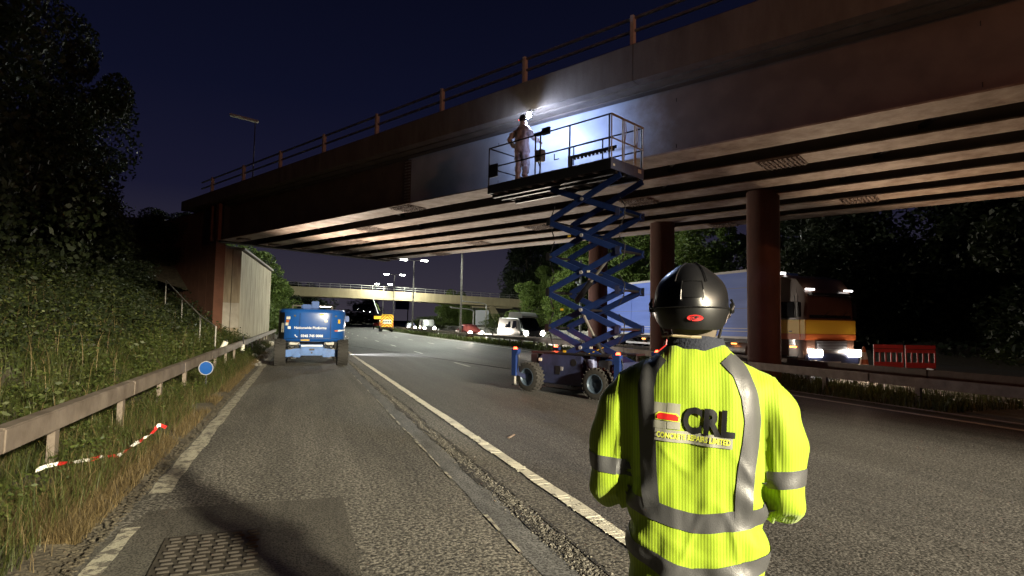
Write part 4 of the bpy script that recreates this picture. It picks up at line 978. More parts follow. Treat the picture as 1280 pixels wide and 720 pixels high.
def sleeve_ring(c, ax, r, n=28, ref=(0,1,0)):
    ax = Vector(ax).normalized(); x = ax.cross(Vector(ref)).normalized(); y = x.cross(ax)
    return [Vector(c)+x*math.cos(2*math.pi*i/n)*r+y*math.sin(2*math.pi*i/n)*r for i in range(n)]
def jacket(parent):
    mb = MB(); rings = []
    for z,hx,hy,cy in ((.735,.222,.165,0),(.85,.216,.158,0),(.98,.210,.150,0),(1.12,.208,.145,0),(1.26,.214,.148,0),(1.36,.222,.148,-.002),(1.42,.220,.142,-.004),(1.46,.198,.130,-.004),(1.495,.165,.112,-.002),(1.525,.125,.094,.004),(1.55,.095,.080,.012)):
        rr = []
        for i in range(48):
            a = 2*math.pi*i/48; ca, sa = math.cos(a), math.sin(a); ex = 2/2.5
            rr.append((math.copysign(abs(ca)**ex,ca)*hx, cy+math.copysign(abs(sa)**ex,sa)*hy, z))
        rings.append(rr)
    def up(z): return z+.040*sm((z-1.22)/.18)
    rings = [[(x*.965,y,up(z)) for x,y,z in q] for q in rings]; mb.loft(rings)
    for s in (-1,1):
        path = [((s*.120,0,1.440),.070),((s*.180,-.002,1.405),.082),((s*.232,-.006,1.345),.086),((s*.252,-.010,1.28),.080),((s*(.266 if s<0 else .256),-.014,1.20),.077),((s*(.270 if s<0 else .258),.000,1.135),.073),((s*.258,.045,1.105),.069),((s*.240,.11,1.10),.062),((s*.215,.18,1.12),.054)]
        path = [((c[0],c[1],up(c[2])),r_) for c,r_ in path]; path = [(c,r_*(.94 if k > 1 else 1)) for k,(c,r_) in enumerate(path)]; rg = []
        for k,(c,r_) in enumerate(path):
            a = Vector(path[max(0,k-1)][0]); b = Vector(path[min(len(path)-1,k+1)][0]); ax = b-a
            rg.append(sleeve_ring(c, ax, r_, 28, ref=(s*1.0,.15,.3)))
        mb.loft(rg)
    o = mb.build('jacket_raw','vest')
    md = o.modifiers.new('r','REMESH'); md.mode = 'VOXEL'; md.voxel_size = .0075; md.use_smooth_shade = True
    sm_ = o.modifiers.new('s','SMOOTH'); sm_.factor = .6; sm_.iterations = 12
    dg = bpy.context.evaluated_depsgraph_get(); dg.update(); me = bpy.data.meshes.new_from_object(o.evaluated_get(dg)); bpy.data.objects.remove(o)
    n = len(me.vertices); co = np.empty(n*3,np.float32); me.vertices.foreach_get('co',co); co = co.reshape(-1,3)
    no = np.empty(n*3,np.float32); me.vertices.foreach_get('normal',no); no = no.reshape(-1,3)
    dsp = np.zeros(n)
    for i in range(n):
        x,y,z = map(float, co[i]); ax_ = abs(x)
        if ax_ < .235:   # torso: long drapes under the shoulder blades, bunching above the waist
            v = noise.noise((x*15,y*5,z*2.4)); w = noise.noise((x*34+5,y*9,z*6))
            fold = .0075*v+.0035*w
            fold += .007*max(0,noise.noise((x*5+2,z*16+x*7,2)))*sm((1.30-z)/.25)
            fold += .004*math.sin(x*42+math.sin(z*7)*1.6)*sm((1.36-z)/.2)*sm((z-.95)/.15)
            fold += .0028*math.exp(-((noise.noise((x*8,y*2,z*3+9))-.02)/.06)**2)*sm((1.34-z)/.12)
            fold += .0065*math.sin((z*1.0+ax_*.9)*46+2.2*noise.noise((x*8,3,z*5)))*sm((ax_-.08)/.09)*sm((1.25-z)/.12)
            # soft tunnel down the spine and shoulder blade relief
            if y < 0: fold += -.010*math.exp(-(x/.045)**2)*sm((1.45-z)/.2) + .006*math.exp(-((ax_-.10)/.05)**2)*math.exp(-((z-1.34)/.07)**2)
        else:            # sleeves: creases slanting round the elbow
            sgn = 1 if x > 0 else -1
            t = z*30+ax_*22*1.0+y*10
            fold = .0055*math.sin(t+3*noise.noise((x*6,y*6,z*6)))*(.4+.6*sm((1.32-z)/.12))+.007*noise.noise((x*22,y*14,z*9))
        dsp[i] = fold*1.25
    me.vertices.foreach_set('co',(co+no*dsp[:,None]).astype(np.float32).ravel()); me.update()
    for p in me.polygons: p.use_smooth = True
    me.materials.clear(); me.materials.append(M['vest'])
    o = bpy.data.objects.new('jacket', me); C.objects.link(o); o.parent = parent
    bvh = BVHTree.FromPolygons([v.co.copy() for v in me.vertices],[tuple(p.vertices) for p in me.polygons])
    return o, bvh
def back_project(bvh, x, z, off=.0022):
    h = bvh.ray_cast(Vector((x,-.6,z)), Vector((0,1,0)))
    if h[0] is None: return None
    return h[0]+Vector((0,-1,0))*off*.5+h[1]*off
def tape_path(bvh, pts, wid, name, parent, m='reflect', step=.006, nw=8):
    """strip following a polyline (x,z) on the back"""
    P_ = [Vector((p[0],p[1])) for p in pts]; ln = [0]
    for a,b in zip(P_,P_[1:]): ln.append(ln[-1]+(b-a).length)
    N_ = int(ln[-1]/step)+1
    def at(t):
        for k in range(len(P_)-1):
            if t <= ln[k+1] or k == len(P_)-2: u = (t-ln[k])/(ln[k+1]-ln[k]); return P_[k].lerp(P_[k+1],u)
    smp = [at(ln[-1]*i/N_) for i in range(N_+1)]
    for _ in range(3): smp = [smp[0]]+[(smp[i-1]+smp[i]*2+smp[i+1])/4 for i in range(1,N_)]+[smp[-1]]
    vs = []; ok = []
    for i,p in enumerate(smp):
        d = (smp[min(N_,i+1)]-smp[max(0,i-1)]).normalized(); nn = Vector((-d.y,d.x))
        for j in range(nw+1):
            q = p+nn*wid*(j/nw-.5); h = back_project(bvh,q.x,q.y); ok.append(h is not None); vs.append(h if h is not None else Vector((q.x,0,q.y)))
    fs = []
    for i in range(N_):
        for j in range(nw):
            f = (i*(nw+1)+j,i*(nw+1)+j+1,(i+1)*(nw+1)+j+1,(i+1)*(nw+1)+j)
            if all(ok[k] for k in f) and max((vs[f[a]]-vs[f[(a+1)%4]]).length for a in range(4)) < .05: fs.append(f)
    mb = MB().add(vs,fs); o = mb.build(name,m,parent,smooth=True); return o
def ring_tape(bvh, c, ax, wid, name, parent, m='reflect', rmax=.16, ref=(0,1,0), bow=0.0, a0=0, a1=2*math.pi):
    ax = Vector(ax).normalized(); x = ax.cross(Vector(ref)).normalized(); y = x.cross(ax); vs = []; ok = []; n = 72; nw = 8
    for i in range(n+1):
        a = a0+(a1-a0)*i/n; d = x*math.cos(a)+y*math.sin(a)
        for j in range(nw+1):
            o0 = Vector(c)+ax*(wid*(j/nw-.5)); h = bvh.ray_cast(o0+d*rmax,-d); ok.append(h[0] is not None and h[3] < rmax); vs.append((h[0]+h[1]*.0025) if h[0] is not None else o0)
    fs = []
    for i in range(n):
        for j in range(nw):
            f = (i*(nw+1)+j,i*(nw+1)+j+1,(i+1)*(nw+1)+j+1,(i+1)*(nw+1)+j)
            if all(ok[k] for k in f) and max((vs[f[a]]-vs[f[(a+1)%4]]).length for a in range(4)) < .03: fs.append(f)
    return MB().add(vs,fs).build(name,m,parent,smooth=True)
def print_mesh(bvh, me_o, cx_, cz, tilt, off=.003, maxe=.006):
    """flat mesh in its xy plane -> wrapped on the back of the jacket"""
    bm = bmesh.new(); bm.from_mesh(me_o.data); bmesh.ops.triangulate(bm, faces=bm.faces)
    for _ in range(6):
        le = [e_ for e_ in bm.edges if e_.calc_length() > maxe]
        if not le: break
        bmesh.ops.subdivide_edges(bm, edges=le, cuts=1, use_grid_fill=False); bmesh.ops.triangulate(bm, faces=bm.faces)
    ct, st_ = math.cos(tilt), math.sin(tilt)
    for v in bm.verts:
        x, z = v.co.x*ct-v.co.y*st_, v.co.x*st_+v.co.y*ct
        h = back_project(bvh, cx_+x, cz+z, off); v.co = h if h is not None else Vector((cx_+x,-.15,cz+z))
    bm.to_mesh(me_o.data); bm.free()
    return me_o

# the man in the fluorescent jacket
MX, MY, MR = 1.196, 1.552, -37.0
man = root('person','person seen from behind in fluorescent yellow jacket and shiny black helmet, standing in front','person',(MX,MY,0),R(MR))
J, E_ = body_joints({'l':(-.285,-.01,1.16),'r':(.285,-.01,1.14)},{'l':(-.16,.20,1.14),'r':(.16,.20,1.13)})
for k in list(J): J[k] = (J[k][0],J[k][1],J[k][2]+.02,*J[k][3:]) if not k.startswith(('an','to','tp','kn','ca')) else J[k]
bd = skinned('body', J, E_, 'skin', man)
for sx_ in (-.032,.032): MB().box((sx_,.128,1.72),(.026,.012,.012)).build('eye','blackmat',man,bevel=.004)
def legs(parent, m, name='trousers', f=1.22, z0=.12, lift_=.02):
    JJ = {'pelvis':(0,0,.93,.13,.095)}; EE = []
    for sd,s in (('l',-1),('r',1)):
        JJ['hip'+sd] = (s*.090,0,.86,.092); JJ['th'+sd] = (s*.105,.01,.68,.098); JJ['kn'+sd] = (s*.115,.02,.49,.080); JJ['ca'+sd] = (s*.115,-.01,.33,.078); JJ['an'+sd] = (s*.115,-.015,.12,.070)
        EE += [('pelvis','hip'+sd),('hip'+sd,'th'+sd),('th'+sd,'kn'+sd),('kn'+sd,'ca'+sd),('ca'+sd,'an'+sd)]
    return skinned(name, JJ, EE, m, parent)
def boots(parent, m='boot'):
    for s in (-1,1):
        JJ = {'a':(s*.115,-.02,.17,.056),'h':(s*.115,-.03,.06,.052),'t':(s*.125,.10,.05,.050,.045),'p':(s*.13,.18,.042,.046,.036)}
        skinned('boot', JJ, [('a','h'),('h','t'),('t','p')], m, parent)
legs(man,'trouser'); boots(man)
jk, bvh = jacket(man)
HW = .044
# px helper for the back of the jacket: photograph pixels -> local x, z
def bp(px, py, k=.00243): return ((px-872)*.00224, 1.647+(409.5-py)*k)
lp = [bp(*p) for p in ((812,446),(799,462),(794,485),(795,520),(797,560),(798,592),(800,618),(803,634))]
lp = [(a+.032,b) for a,b in lp]; tape_path(bvh, lp, .050, 'reflective_tape', jk)
rp_ = [bp(*p) for p in ((914,446),(930,462),(941,490),(945,520),(942,548),(936,580),(933,610),(932,636))]
tape_path(bvh, rp_, .049, 'reflective_tape', jk)
hb = [bp(*p) for p in ((789,614),(800,627),(820,636),(845,640),(870,639),(900,637),(930,635),(962,629))]
def around(bvh, zf_, wid, name):
    """band all the way round the torso, height given as a function of the angle"""
    vs = []; ok = []; n = 150; nw = 9
    for i in range(n+1):
        a = 2*math.pi*i/n; d = Vector((math.cos(a),math.sin(a),0))
        for j in range(nw+1):
            z = zf_(math.cos(a),math.sin(a))+wid*(j/nw-.5); h = bvh.ray_cast(Vector((0,0,z)), d, .245)
            ok.append(h[0] is not None); vs.append((h[0]+d*.0028) if h[0] is not None else Vector((0,0,z)))
    fs = []
    for i in range(n):
        for j in range(nw):
            f = (i*(nw+1)+j,i*(nw+1)+j+1,(i+1)*(nw+1)+j+1,(i+1)*(nw+1)+j)
            if all(ok[k] for k in f) and max((vs[f[a]]-vs[f[(a+1)%4]]).length for a in range(4)) < .05: fs.append(f)
    return MB().add(vs,fs).build(name,'reflect',jk,smooth=True)
around(bvh, lambda c,s: 1.088-.015+.030*abs(c)**1.5*(1 if c>0 else 1.3), .056, 'reflective_tape')
around(bvh, lambda c,s: .932-.006+(.060*abs(c)**1.6-.010)*(1 if c<0 else .7), .056, 'reflective_tape')
for s in (-1,1):
    ring_tape(bvh, (s*.264,-.013,1.205), (s*.10,-.02,-1), .050, 'reflective_tape', jk, ref=(s*1.0,.15,.3), rmax=.098)
    if s < 0: ring_tape(bvh, (s*.232,.13,1.108), (-s*.30,.9,.1), .045, 'reflective_tape', jk, ref=(0,0,1), rmax=.085)
# back print: CRL with grey squares, red arch, grey strip
LX, LZ = bp(887,524); TL = R(-3.2)
tx = text_mesh('CRL', .112, 'logoblack', 'lettering', jk, bold=.0052, space=1.10)
_w = max(v.co.x for v in tx.data.vertices)-min(v.co.x for v in tx.data.vertices); _h = max(v.co.y for v in tx.data.vertices)-min(v.co.y for v in tx.data.vertices)
for v in tx.data.vertices: v.co.x *= .146/_w; v.co.y *= .080/_h
print_mesh(bvh, tx, LX+.004, LZ-.002, TL, .0036)
def flat(name, w, h, m, poly=None):
    mb = MB(); mb.add([(x,y,0) for x,y in (poly or ((-w/2,-h/2),(w/2,-h/2),(w/2,h/2),(-w/2,h/2)))],[tuple(range(len(poly) if poly else 4))]); return mb.build(name,m,jk)
GX, GZ = bp(836.5,518.5)
for dx in (-.0195,.0195):
    for dz in (-.0195,.0195): print_mesh(bvh, flat('printed_square',.037,.037,'logogrey'), GX+dx, GZ+dz, TL, .0022)
arch = [(-.035,-.012),(.035,-.012),(.036,.003),(.026,.012),(-.026,.012),(-.036,.003)]
print_mesh(bvh, flat('printed_arch',0,0,'logoyel',arch), GX+.002, GZ-.002, TL, .0036)
print_mesh(bvh, flat('printed_arch',0,0,'logored',[(x*.86,y*.76) for x,y in arch]), GX+.002, GZ-.002, TL, .0046)
SX, SZ = bp(869.5,544)
print_mesh(bvh, flat('printed_strip',.220,.036,'logogrey'), SX, SZ, TL, .0024)
t2 = text_mesh('CONCRETE REPAIRS LIMITED', .0235, 'logoyel', 'lettering', jk, bold=.0006, space=1.0)
wd = max(v.co.x for v in t2.data.vertices)-min(v.co.x for v in t2.data.vertices)
for v in t2.data.vertices: v.co.x *= .208/wd
print_mesh(bvh, t2, SX, SZ, TL, .0038)
# collar
cr_ = []
for z,hx,hy,cy in ((1.545,.108,.092,.012),(1.585,.098,.088,.013),(1.612,.090,.080,.016),(1.618,.086,.076,.016),(1.610,.082,.072,.016),(1.56,.080,.068,.014)):
    cr_.append([(math.cos(2*math.pi*i/36)*hx, cy+math.sin(2*math.pi*i/36)*hy, z+.004*math.sin(i*.7)-(.010 if math.sin(2*math.pi*i/36)>0 else 0)) for i in range(36)])
MB().loft(cr_, cap=False).build('collar','collar',man,smooth=True)
hr = []
for z,hx,hy,cy in ((1.60,.062,.060,.012),(1.63,.070,.075,.012),(1.66,.078,.092,.015)):
    hr.append([(math.cos(2*math.pi*i/28)*hx, cy+math.sin(2*math.pi*i/28)*hy, z) for i in range(28)])
MB().loft([r[14:] for r in hr], cap=False, closed=False).build('hair','hair',man,smooth=True)
# helmet: shell with rear panel, lower rear rim, brim line, badge, side clips and strap
def helm(parent, cx0, cy0, z0, k=1.0, full=True, m='black'):
    def sh(a, ph, grow=0, zc=z0):   # a azimuth, ph polar from the crown
        rx, ry, rz = .1185*k+grow, .150*k+grow, .150*k+grow
        flat_ = 1-.035*math.exp(-((abs(math.cos(a))-0)/.25)**2)
        return Vector((cx0+math.sin(ph)*math.cos(a)*rx*flat_, cy0+math.sin(ph)*math.sin(a)*ry, zc+math.cos(ph)*rz))
    n = 56; rows = 22; rings = []
    for j in range(rows+1):
        ph = .001+ (1.62)*j/rows
        ring = []
        for i in range(n):
            a = 2*math.pi*i/n; p = sh(a, ph)
            # long vents pressed in as shallow ridges running front to back
            r_ = .0035*math.cos(6*math.asin(max(-1,min(1,math.sin(ph)*math.cos(a)))))*math.sin(ph*1.6)
            q = p+(p-Vector((cx0,cy0,z0))).normalized()*r_; ring.append(q)
        rings.append(ring)
    for grow in (-.006,):
        rings.append([sh(2*math.pi*i/n,1.62,grow) for i in range(n)])
    s_ = MB().loft(rings, cap=False).build('helmet_shell',m,parent,smooth=True)
    # lower rim band, dips at the back
    def dip(a): return .052*sm((-math.sin(a)+.35)/1.1)
    lo = []
    for t,g_ in ((0,.0035),(.12,.0065),(.85,.004),(1,.000),(1,-.008),(0,-.006)):
        lo.append([Vector((cx0+math.cos(2*math.pi*i/n)*(.1185*k+g_)*(1-.10*t*(-math.sin(2*math.pi*i/n)>0)), cy0+math.sin(2*math.pi*i/n)*(.150*k+g_)*(1-.10*t), z0+.004-(.018+dip(2*math.pi*i/n))*t*k)) for i in range(n)])
    MB().loft(lo, cap=False).build('helmet_rim','blackmat' if m=='black' else m,s_,smooth=True)
    if full:
        # rear recessed panel outline and ridge
        def on(a, ph, g_): return sh(a, ph, g_)
        pn = []
        for (a0,a1,p0,p1,g_) in ((-1.80,-1.28,1.02,1.36,.005),):
            vs = []; K = 10
            for j in range(K+1):
                for i in range(K+1): vs.append(on(a0+(a1-a0)*i/K, p0+(p1-p0)*j/K, g_))
            fs = [(j*(K+1)+i,j*(K+1)+i+1,(j+1)*(K+1)+i+1,(j+1)*(K+1)+i) for j in range(K) for i in range(K)]
            MB().add(vs,fs).build('rear_panel','black',s_,smooth=True)
        for path in ([(-1.83+.0*t,1.00+.4*t) for t in (0,.5,1)],[(-1.25,1.00+.4*t) for t in (0,.5,1)],[(-1.83+.58*t,.99) for t in (0,.25,.5,.75,1)],[(-1.05-.05*t,.25+.75*t) for t in (0,.25,.5,.75,1)],[(-2.1+.05*t,.25+.75*t) for t in (0,.25,.5,.75,1)]):
            MB().tube([on(a,ph,.004) for a,ph in path],.0022,6).build('helmet_ridge',m,s_,smooth=True)
        MB().tube([Vector((cx0+math.cos(a)*.1235,cy0+math.sin(a)*.155,z0+.003)) for a in np.linspace(-2.9,-.2,24)],.0028,6).build('rim_bead','black',s_,smooth=True)
        ov = MB(); vs = [Vector((cx0+.012,cy0-.1535,z0-.030))]
        for i in range(28):
            a = 2*math.pi*i/28; x = cx0+.012+math.cos(a)*.0235; zz = z0-.030+math.sin(a)*.0095
            vs.append(Vector((x, cy0-math.sqrt(max(0,1-((x-cx0)/.118)**2))*.1475-.003, zz)))
        vs[0] = vs[1].lerp(vs[15],.5); ov.add(vs,[(0,i+1,(i+1)%28+1) for i in range(28)]); ov.build('badge','logored',s_)
        tb = text_mesh('JSP', .016, 'logoblack', 'badge_lettering', s_, bold=.0003)
        for v in tb.data.vertices:
            x = cx0+.012+v.co.x*1.2; zz = z0-.030+v.co.y; v.co = (x, cy0-math.sqrt(max(0,1-((x-cx0)/.118)**2))*.1475-.0042, zz)
        for s in (-1,1):
            MB().box((cx0+s*.125,cy0-.02,z0+.004),(.012,.030,.034)).build('side_clip','blackmat',s_,bevel=.003)
            MB().tube([(cx0+s*.122,cy0-.03,z0+.03),(cx0+s*.128,cy0-.05,z0+.012),(cx0+s*.118,cy0-.07,z0-.004)],.004,6).build('side_clip','blackmat',s_,smooth=True)
            MB().tube([(cx0+s*.10,cy0-.03,z0-.03),(cx0+s*.085,cy0-.02,z0-.09),(cx0+s*.06,cy0+.05,z0-.14)],.005,6).build('chin_strap','blackmat',s_,smooth=True)
        MB().tube([(cx0-.086,cy0-.075,z0-.088),(cx0-.055,cy0-.105,z0-.085),(cx0,cy0-.112,z0-.088),(cx0+.03,cy0-.110,z0-.088)],.0045,6).build('neck_strap','tan',s_,smooth=True)
        MB().tube([(cx0-.086,cy0-.080,z0-.060),(cx0-.080,cy0-.082,z0-.075),(cx0-.070,cy0-.090,z0-.074),(cx0-.068,cy0-.092,z0-.095)],.0028,6).build('strap_hook','galv',s_,smooth=True)
        MB().tube([(cx0-.072,cy0-.09,z0-.09),(cx0-.075,cy0-.10,z0-.115),(cx0-.098,cy0-.10,z0-.135)],.0022,6).build('ear_wire','redp',s_,smooth=True)
    return s_
helm(man, -.010, .012, 1.707)

# photographer behind the camera, seen only as part of the place (his own place is behind the lens)
# worker on the platform ------------------------------------------------
WX, WY, WZ = -2.22, -.12, 5.50
wk = root('person','person in white hooded coveralls on the raised lift platform, one hand on hip','person')
wl = Vector((6.66,12.76,0))+Matrix.Rotation(LA,3,'Z')@Vector((WX,WY,WZ)); wk.location = wl; wk.scale = (1.07,)*3; wk.rotation_euler = (0,0,LA+R(8))
J, E_ = body_joints({'l':(-.40,-.06,1.24),'r':(.30,.06,1.20)},{'l':(-.27,.06,1.02),'r':(.30,.30,1.18)}, headtilt=(.02,.01), stance=.12)
skinned('body', J, E_, 'skin', wk); face_bits(wk)
def inflate(J, f, drop=('earl','earr','nose','crown','jaw','head')):
    return {k:(v[0],v[1],v[2],*[r*f if r > .03 else r*f*1.5 for r in v[3:]]) for k,v in J.items() if not k.startswith(('hlf','hrf','hlt','hrt','hlp','hrp')) and k not in drop and not k.startswith(('to','tp'))}
Jc = inflate(J,1.55); Jc['anl'] = (*J['anl'][:3],.062); Jc['anr'] = (*J['anr'][:3],.062); Jc['pelvis'] = (0,0,.95,.20,.16); Jc['neck'] = (*J['neck'][:3],.058,.060)
Ec = [(a,b) for a,b in E_ if a in Jc and b in Jc]
cv = skinned('coveralls', Jc, Ec, 'coverall', wk, sub=3)
for v in cv.data.vertices:
    p = v.co; f = .022*noise.noise((p.x*11,p.y*11,p.z*6))+.012*abs(noise.noise((p.x*26,p.y*26,p.z*12)))+.011*math.sin(p.z*38+5*noise.noise((p.x*5,p.y*5,p.z*5)))*sm(abs(p.z-1.05)*3)
    v.co = p+v.normal*f
MB().loft([[(math.cos(2*math.pi*i/24)*.19,math.sin(2*math.pi*i/24)*.155,z) for i in range(24)] for z in (1.05,1.075)],cap=False).build('waist_seam','coverall',wk,smooth=True)
boots(wk)
helm(wk, .012, .03, 1.715, .92, False, 'blackmat')
MB().loft([[(.008+math.cos(2*math.pi*i/20)*r_*1.0,.02+math.sin(2*math.pi*i/20)*r_*1.1,z) for i in range(20)] for z,r_ in ((1.50,.085),(1.56,.078),(1.62,.085),(1.67,.092))],cap=False).build('hood','coverall',wk,smooth=True)
MB().box((.012,.165,1.74),(.06,.03,.035)).build('head_torch','blackm',wk,bevel=.006)
MB().cyl((.012,.180,1.74),(.012,.186,1.74),.014,n=12).build('torch_lens','lens',wk)
MB().cyl((-.07,-.055,1.70),(-.07,-.062,1.70),.012,n=10).build('rear_light','redem',wk)
# added lamp standing in for the painter's head torch glare under the beam
gp = Vector((6.05,15.42,0)); 
wlm = root('torch_glare_lamp','small added white lamp under the concrete edge beam, standing in for head torch glare','lamp',(5.78,14.68,7.50))
MB().cyl((0,0,-.07),(0,0,.05),.065,.05,n=14).build('lamp_body','lampw',wlm,smooth=True)
MB().box((0,0,.075),(.11,.05,.03)).build('lamp_cap','blackm',wlm,bevel=.005)
MB().cyl((0,0,.08),(.05,.03,.165),.010,n=8).build('clamp','galv',wlm)
lamp('POINT','torch_glare_light',(0,-.02,-.12),300,(.50,.64,1.0),radius=.04,parent=wlm)

# ------------------------------------------------------------------ blue boom lift on the hard shoulder
BX, BY = .42, 22.1
bo = root('boom_lift','large blue boom lift seen from the rear, parked on the hard shoulder','boom lift',(BX,BY,0))
def bowed(w, d, n=40, e=3.2, cy=0):
    out = []
    for i in range(n):
        a = 2*math.pi*i/n; out.append((math.copysign(abs(math.cos(a))**(2/e),math.cos(a))*w/2, cy+math.copysign(abs(math.sin(a))**(2/1.9),math.sin(a))*d/2))
    return out
rings = []
for z,w,d in ((.86,2.16,1.45),(.90,2.28,1.58),(.98,2.34,1.66),(1.9,2.36,1.68),(1.99,2.32,1.64),(2.04,2.22,1.54),(2.06,2.0,1.3)):
    rings.append([(x,y,z) for x,y in bowed(w,d,48,3.4,.85)])
cwt = MB().loft(rings).build('counterweight','bluep',bo,smooth=True)
def bow_y(x, w=2.365, d=1.69): return .85-(max(0,1-abs(2*x/w)**3.4))**(1.9/3.4*1.0)*d/2 if False else .85-(max(0,1-abs(2*x/w)**3.4))**(1/1.9)*d/2
def wrap_on(o, x0, z0, off=.006, cyl=True):
    for v in o.data.vertices:
        x = x0+v.co.x; z = z0+v.co.y; v.co = (x, bow_y(x)-off, z)
t = text_mesh('Nationwide Platforms', .125, 'paleprint', 'lettering', cwt, bold=.002); wrap_on(t,-.08,1.37)
t = text_mesh('0345 745 0000', .125, 'paleprint', 'lettering', cwt, bold=.003); wrap_on(t,-.02,1.08)
lg = MB().add([(-.05,-.05,0),(.05,-.05,0),(.05,.05,0),(-.05,.05,0)],[(0,1,2,3)]).build('logo_square','paleprint',cwt); wrap_on(lg,-.80,1.37)
ph = MB().add([(-.05,.045,0),(-.03,.05,0),(-.005,.02,0),(-.02,.008,0),(.01,-.02,0),(.02,-.008,0),(.05,-.03,0),(.045,-.05,0),(.02,-.05,0),(-.04,.0,0)],[tuple(range(10))]).build('phone_mark','paleprint',cwt); wrap_on(ph,-.56,1.08)
t = text_mesh('Nationwide Plat', .10, 'paleprint', 'lettering', cwt, bold=.002); wrap_on(t,1.02,1.28) if False else bpy.data.objects.remove(t)
for i in range(7):
    q = MB().add([(-.03,-.025,0),(.03,-.025,0),(.03,.025,0),(-.03,.025,0)],[(0,1,2,3)]).build('side_mark','orange' if i<2 else 'paleprint',cwt); wrap_on(q,.80+i*.055,1.27+.004*i)
dp = MB(); vs=[]; 
for z in (.97,1.92):
    for i in range(5): x=-1.165+.05*i; vs.append((x,bow_y(x)-.006,z))
dp.add(vs,[(i,i+1,6+i,5+i) for i in range(4)]).build('dark_panel','blackmat',cwt,smooth=True)
for x,z,w,h,mm in ((-.84,1.72,.13,.10,'sticker'),(-.86,1.60,.10,.09,'orange'),(-.88,1.50,.10,.10,'sticker'),(-1.02,1.42,.08,.22,'sticker'),(-1.02,1.25,.08,.10,'sticker')):
    q = MB().add([(-w/2,-h/2,0),(w/2,-h/2,0),(w/2,h/2,0),(-w/2,h/2,0)],[(0,1,2,3)]).build('sticker',mm,cwt); wrap_on(q,x,z,.009)
for x,h in ((-.45,.9),(.62,.9)):
    q = MB().add([(-.006,-h/2,0),(.006,-h/2,0),(.006,h/2,0),(-.006,h/2,0)],[(0,1,2,3)]).build('panel_seam','blackmat',cwt); wrap_on(q,x,1.45,.004)
for k in range(9):
    q = MB().add([(-.13,-.006,0),(.13,-.006,0),(.13,.006,0),(-.13,.006,0)],[(0,1,2,3)]).build('panel_seam','blackmat',cwt); wrap_on(q,-1.0+k*.25,.985,.006)
for x in (-.62,.80):
    MB().cyl((x,bow_y(x)-.02,1.80),(x,bow_y(x)+.02,1.80),.035,n=12).build('lifting_eye','blackm',cwt,smooth=True)
for x,z,w,h,mm in ((.30,1.86,.16,.05,'yellow'),(.45,1.62,.10,.08,'sticker'),(.92,1.62,.08,.14,'yellow'),(-.25,.93,.3,.04,'yellow')):
    q = MB().add([(-w/2,-h/2,0),(w/2,-h/2,0),(w/2,h/2,0),(-w/2,h/2,0)],[(0,1,2,3)]).build('sticker',mm,cwt); wrap_on(q,x,z,.009)
MB().box((-.10,.9,2.14),(.62,.9,.18)).build('engine_hump','bluep',bo,bevel=.04)
MB().box((.07,1.2,2.22),(.26,1.6,.26)).build('boom','bluep',bo,bevel=.02)
MB().box((.07,3.5,2.0),(.22,4.2,.24)).build('boom_section','bluep',bo,bevel=.02)
MB().box((1.28,1.3,1.72),(.14,.10,.22)).build('mirror_box','bluep',bo,bevel=.02)
MB().box((1.24,.55,1.03),(.10,.22,.06),ry=.4).build('side_step','blackmat',bo)
MB().box((0,1.6,.78),(1.5,1.5,.16)).build('turntable','blackm',bo,bevel=.02)
MB().box((0,.42,.56),(.78,.26,.40)).build('axle_box','blueax',bo,bevel=.02)
MB().box((0,.285,.72),(.74,.03,.05)).build('axle_lip','paleprint',bo)
MB().box((0,.285,.58),(.18,.012,.07)).build('axle_slot','blackm',bo)
MB().cyl((0,.28,.46),(0,.29,.46),.03,n=12).build('axle_bolt','blackm',bo)
for s in (-1,1):
    MB().beam((s*.38,.42,.50),(s*1.02,.42,.42),.22,.26).build('axle_arm','blueax',bo,bevel=.02)
    MB().box((s*.52,.36,.36),(.28,.2,.12)).build('axle_bracket','blueax',bo,bevel=.02)
    wheel(bo,(s*1.06,.42,.47),.47,.40,out=s,rimm='blueax') if False else None
    for yy in (.42,3.0):
        w_ = wheel(bo,(0,0,0),.47,.38,out=(1 if s>0 else -1),rimm='blueax'); w_.rotation_euler = (0,0,-math.pi/2); w_.location = (s*1.08,yy,.47)
    MB().cyl((s*.62,.36,.66),(s*.86,.40,.50),.05,n=10).build('steer_ram','galv',bo,smooth=True)
    MB().tube([(s*.45,.3,.80),(s*.55,.26,.68),(s*.7,.28,.62),(s*.82,.35,.7)],.018).build('hose','blackm',bo,smooth=True)
    MB().box((s*.60,.45,.80),(.34,.3,.10)).build('chassis_plate','galv',bo,bevel=.01)
    MB().box((s*.62,.50,.28),(.16,.2,.08)).build('step_bracket','blackm',bo,bevel=.01)
MB().box((0,2.0,.62),(.9,2.8,.3)).build('chassis_frame','blueax',bo,bevel=.02)
bk_ = MB(); 
for x in (-.85,.85):
    for y in (5.4,6.3): bk_ = MB().cyl((x+.07,y,1.2),(x+.07,y,2.3),.02,n=8).build('basket_post','galv',bo)
MB().box((.07,5.85,1.2),(1.8,1.0,.06)).build('basket_floor','galv',bo)
for z in (1.75,2.3):
    for y in (5.4,6.3): MB().cyl((-.78,y,z),(.92,y,z),.02,n=8).build('basket_rail','galv',bo)
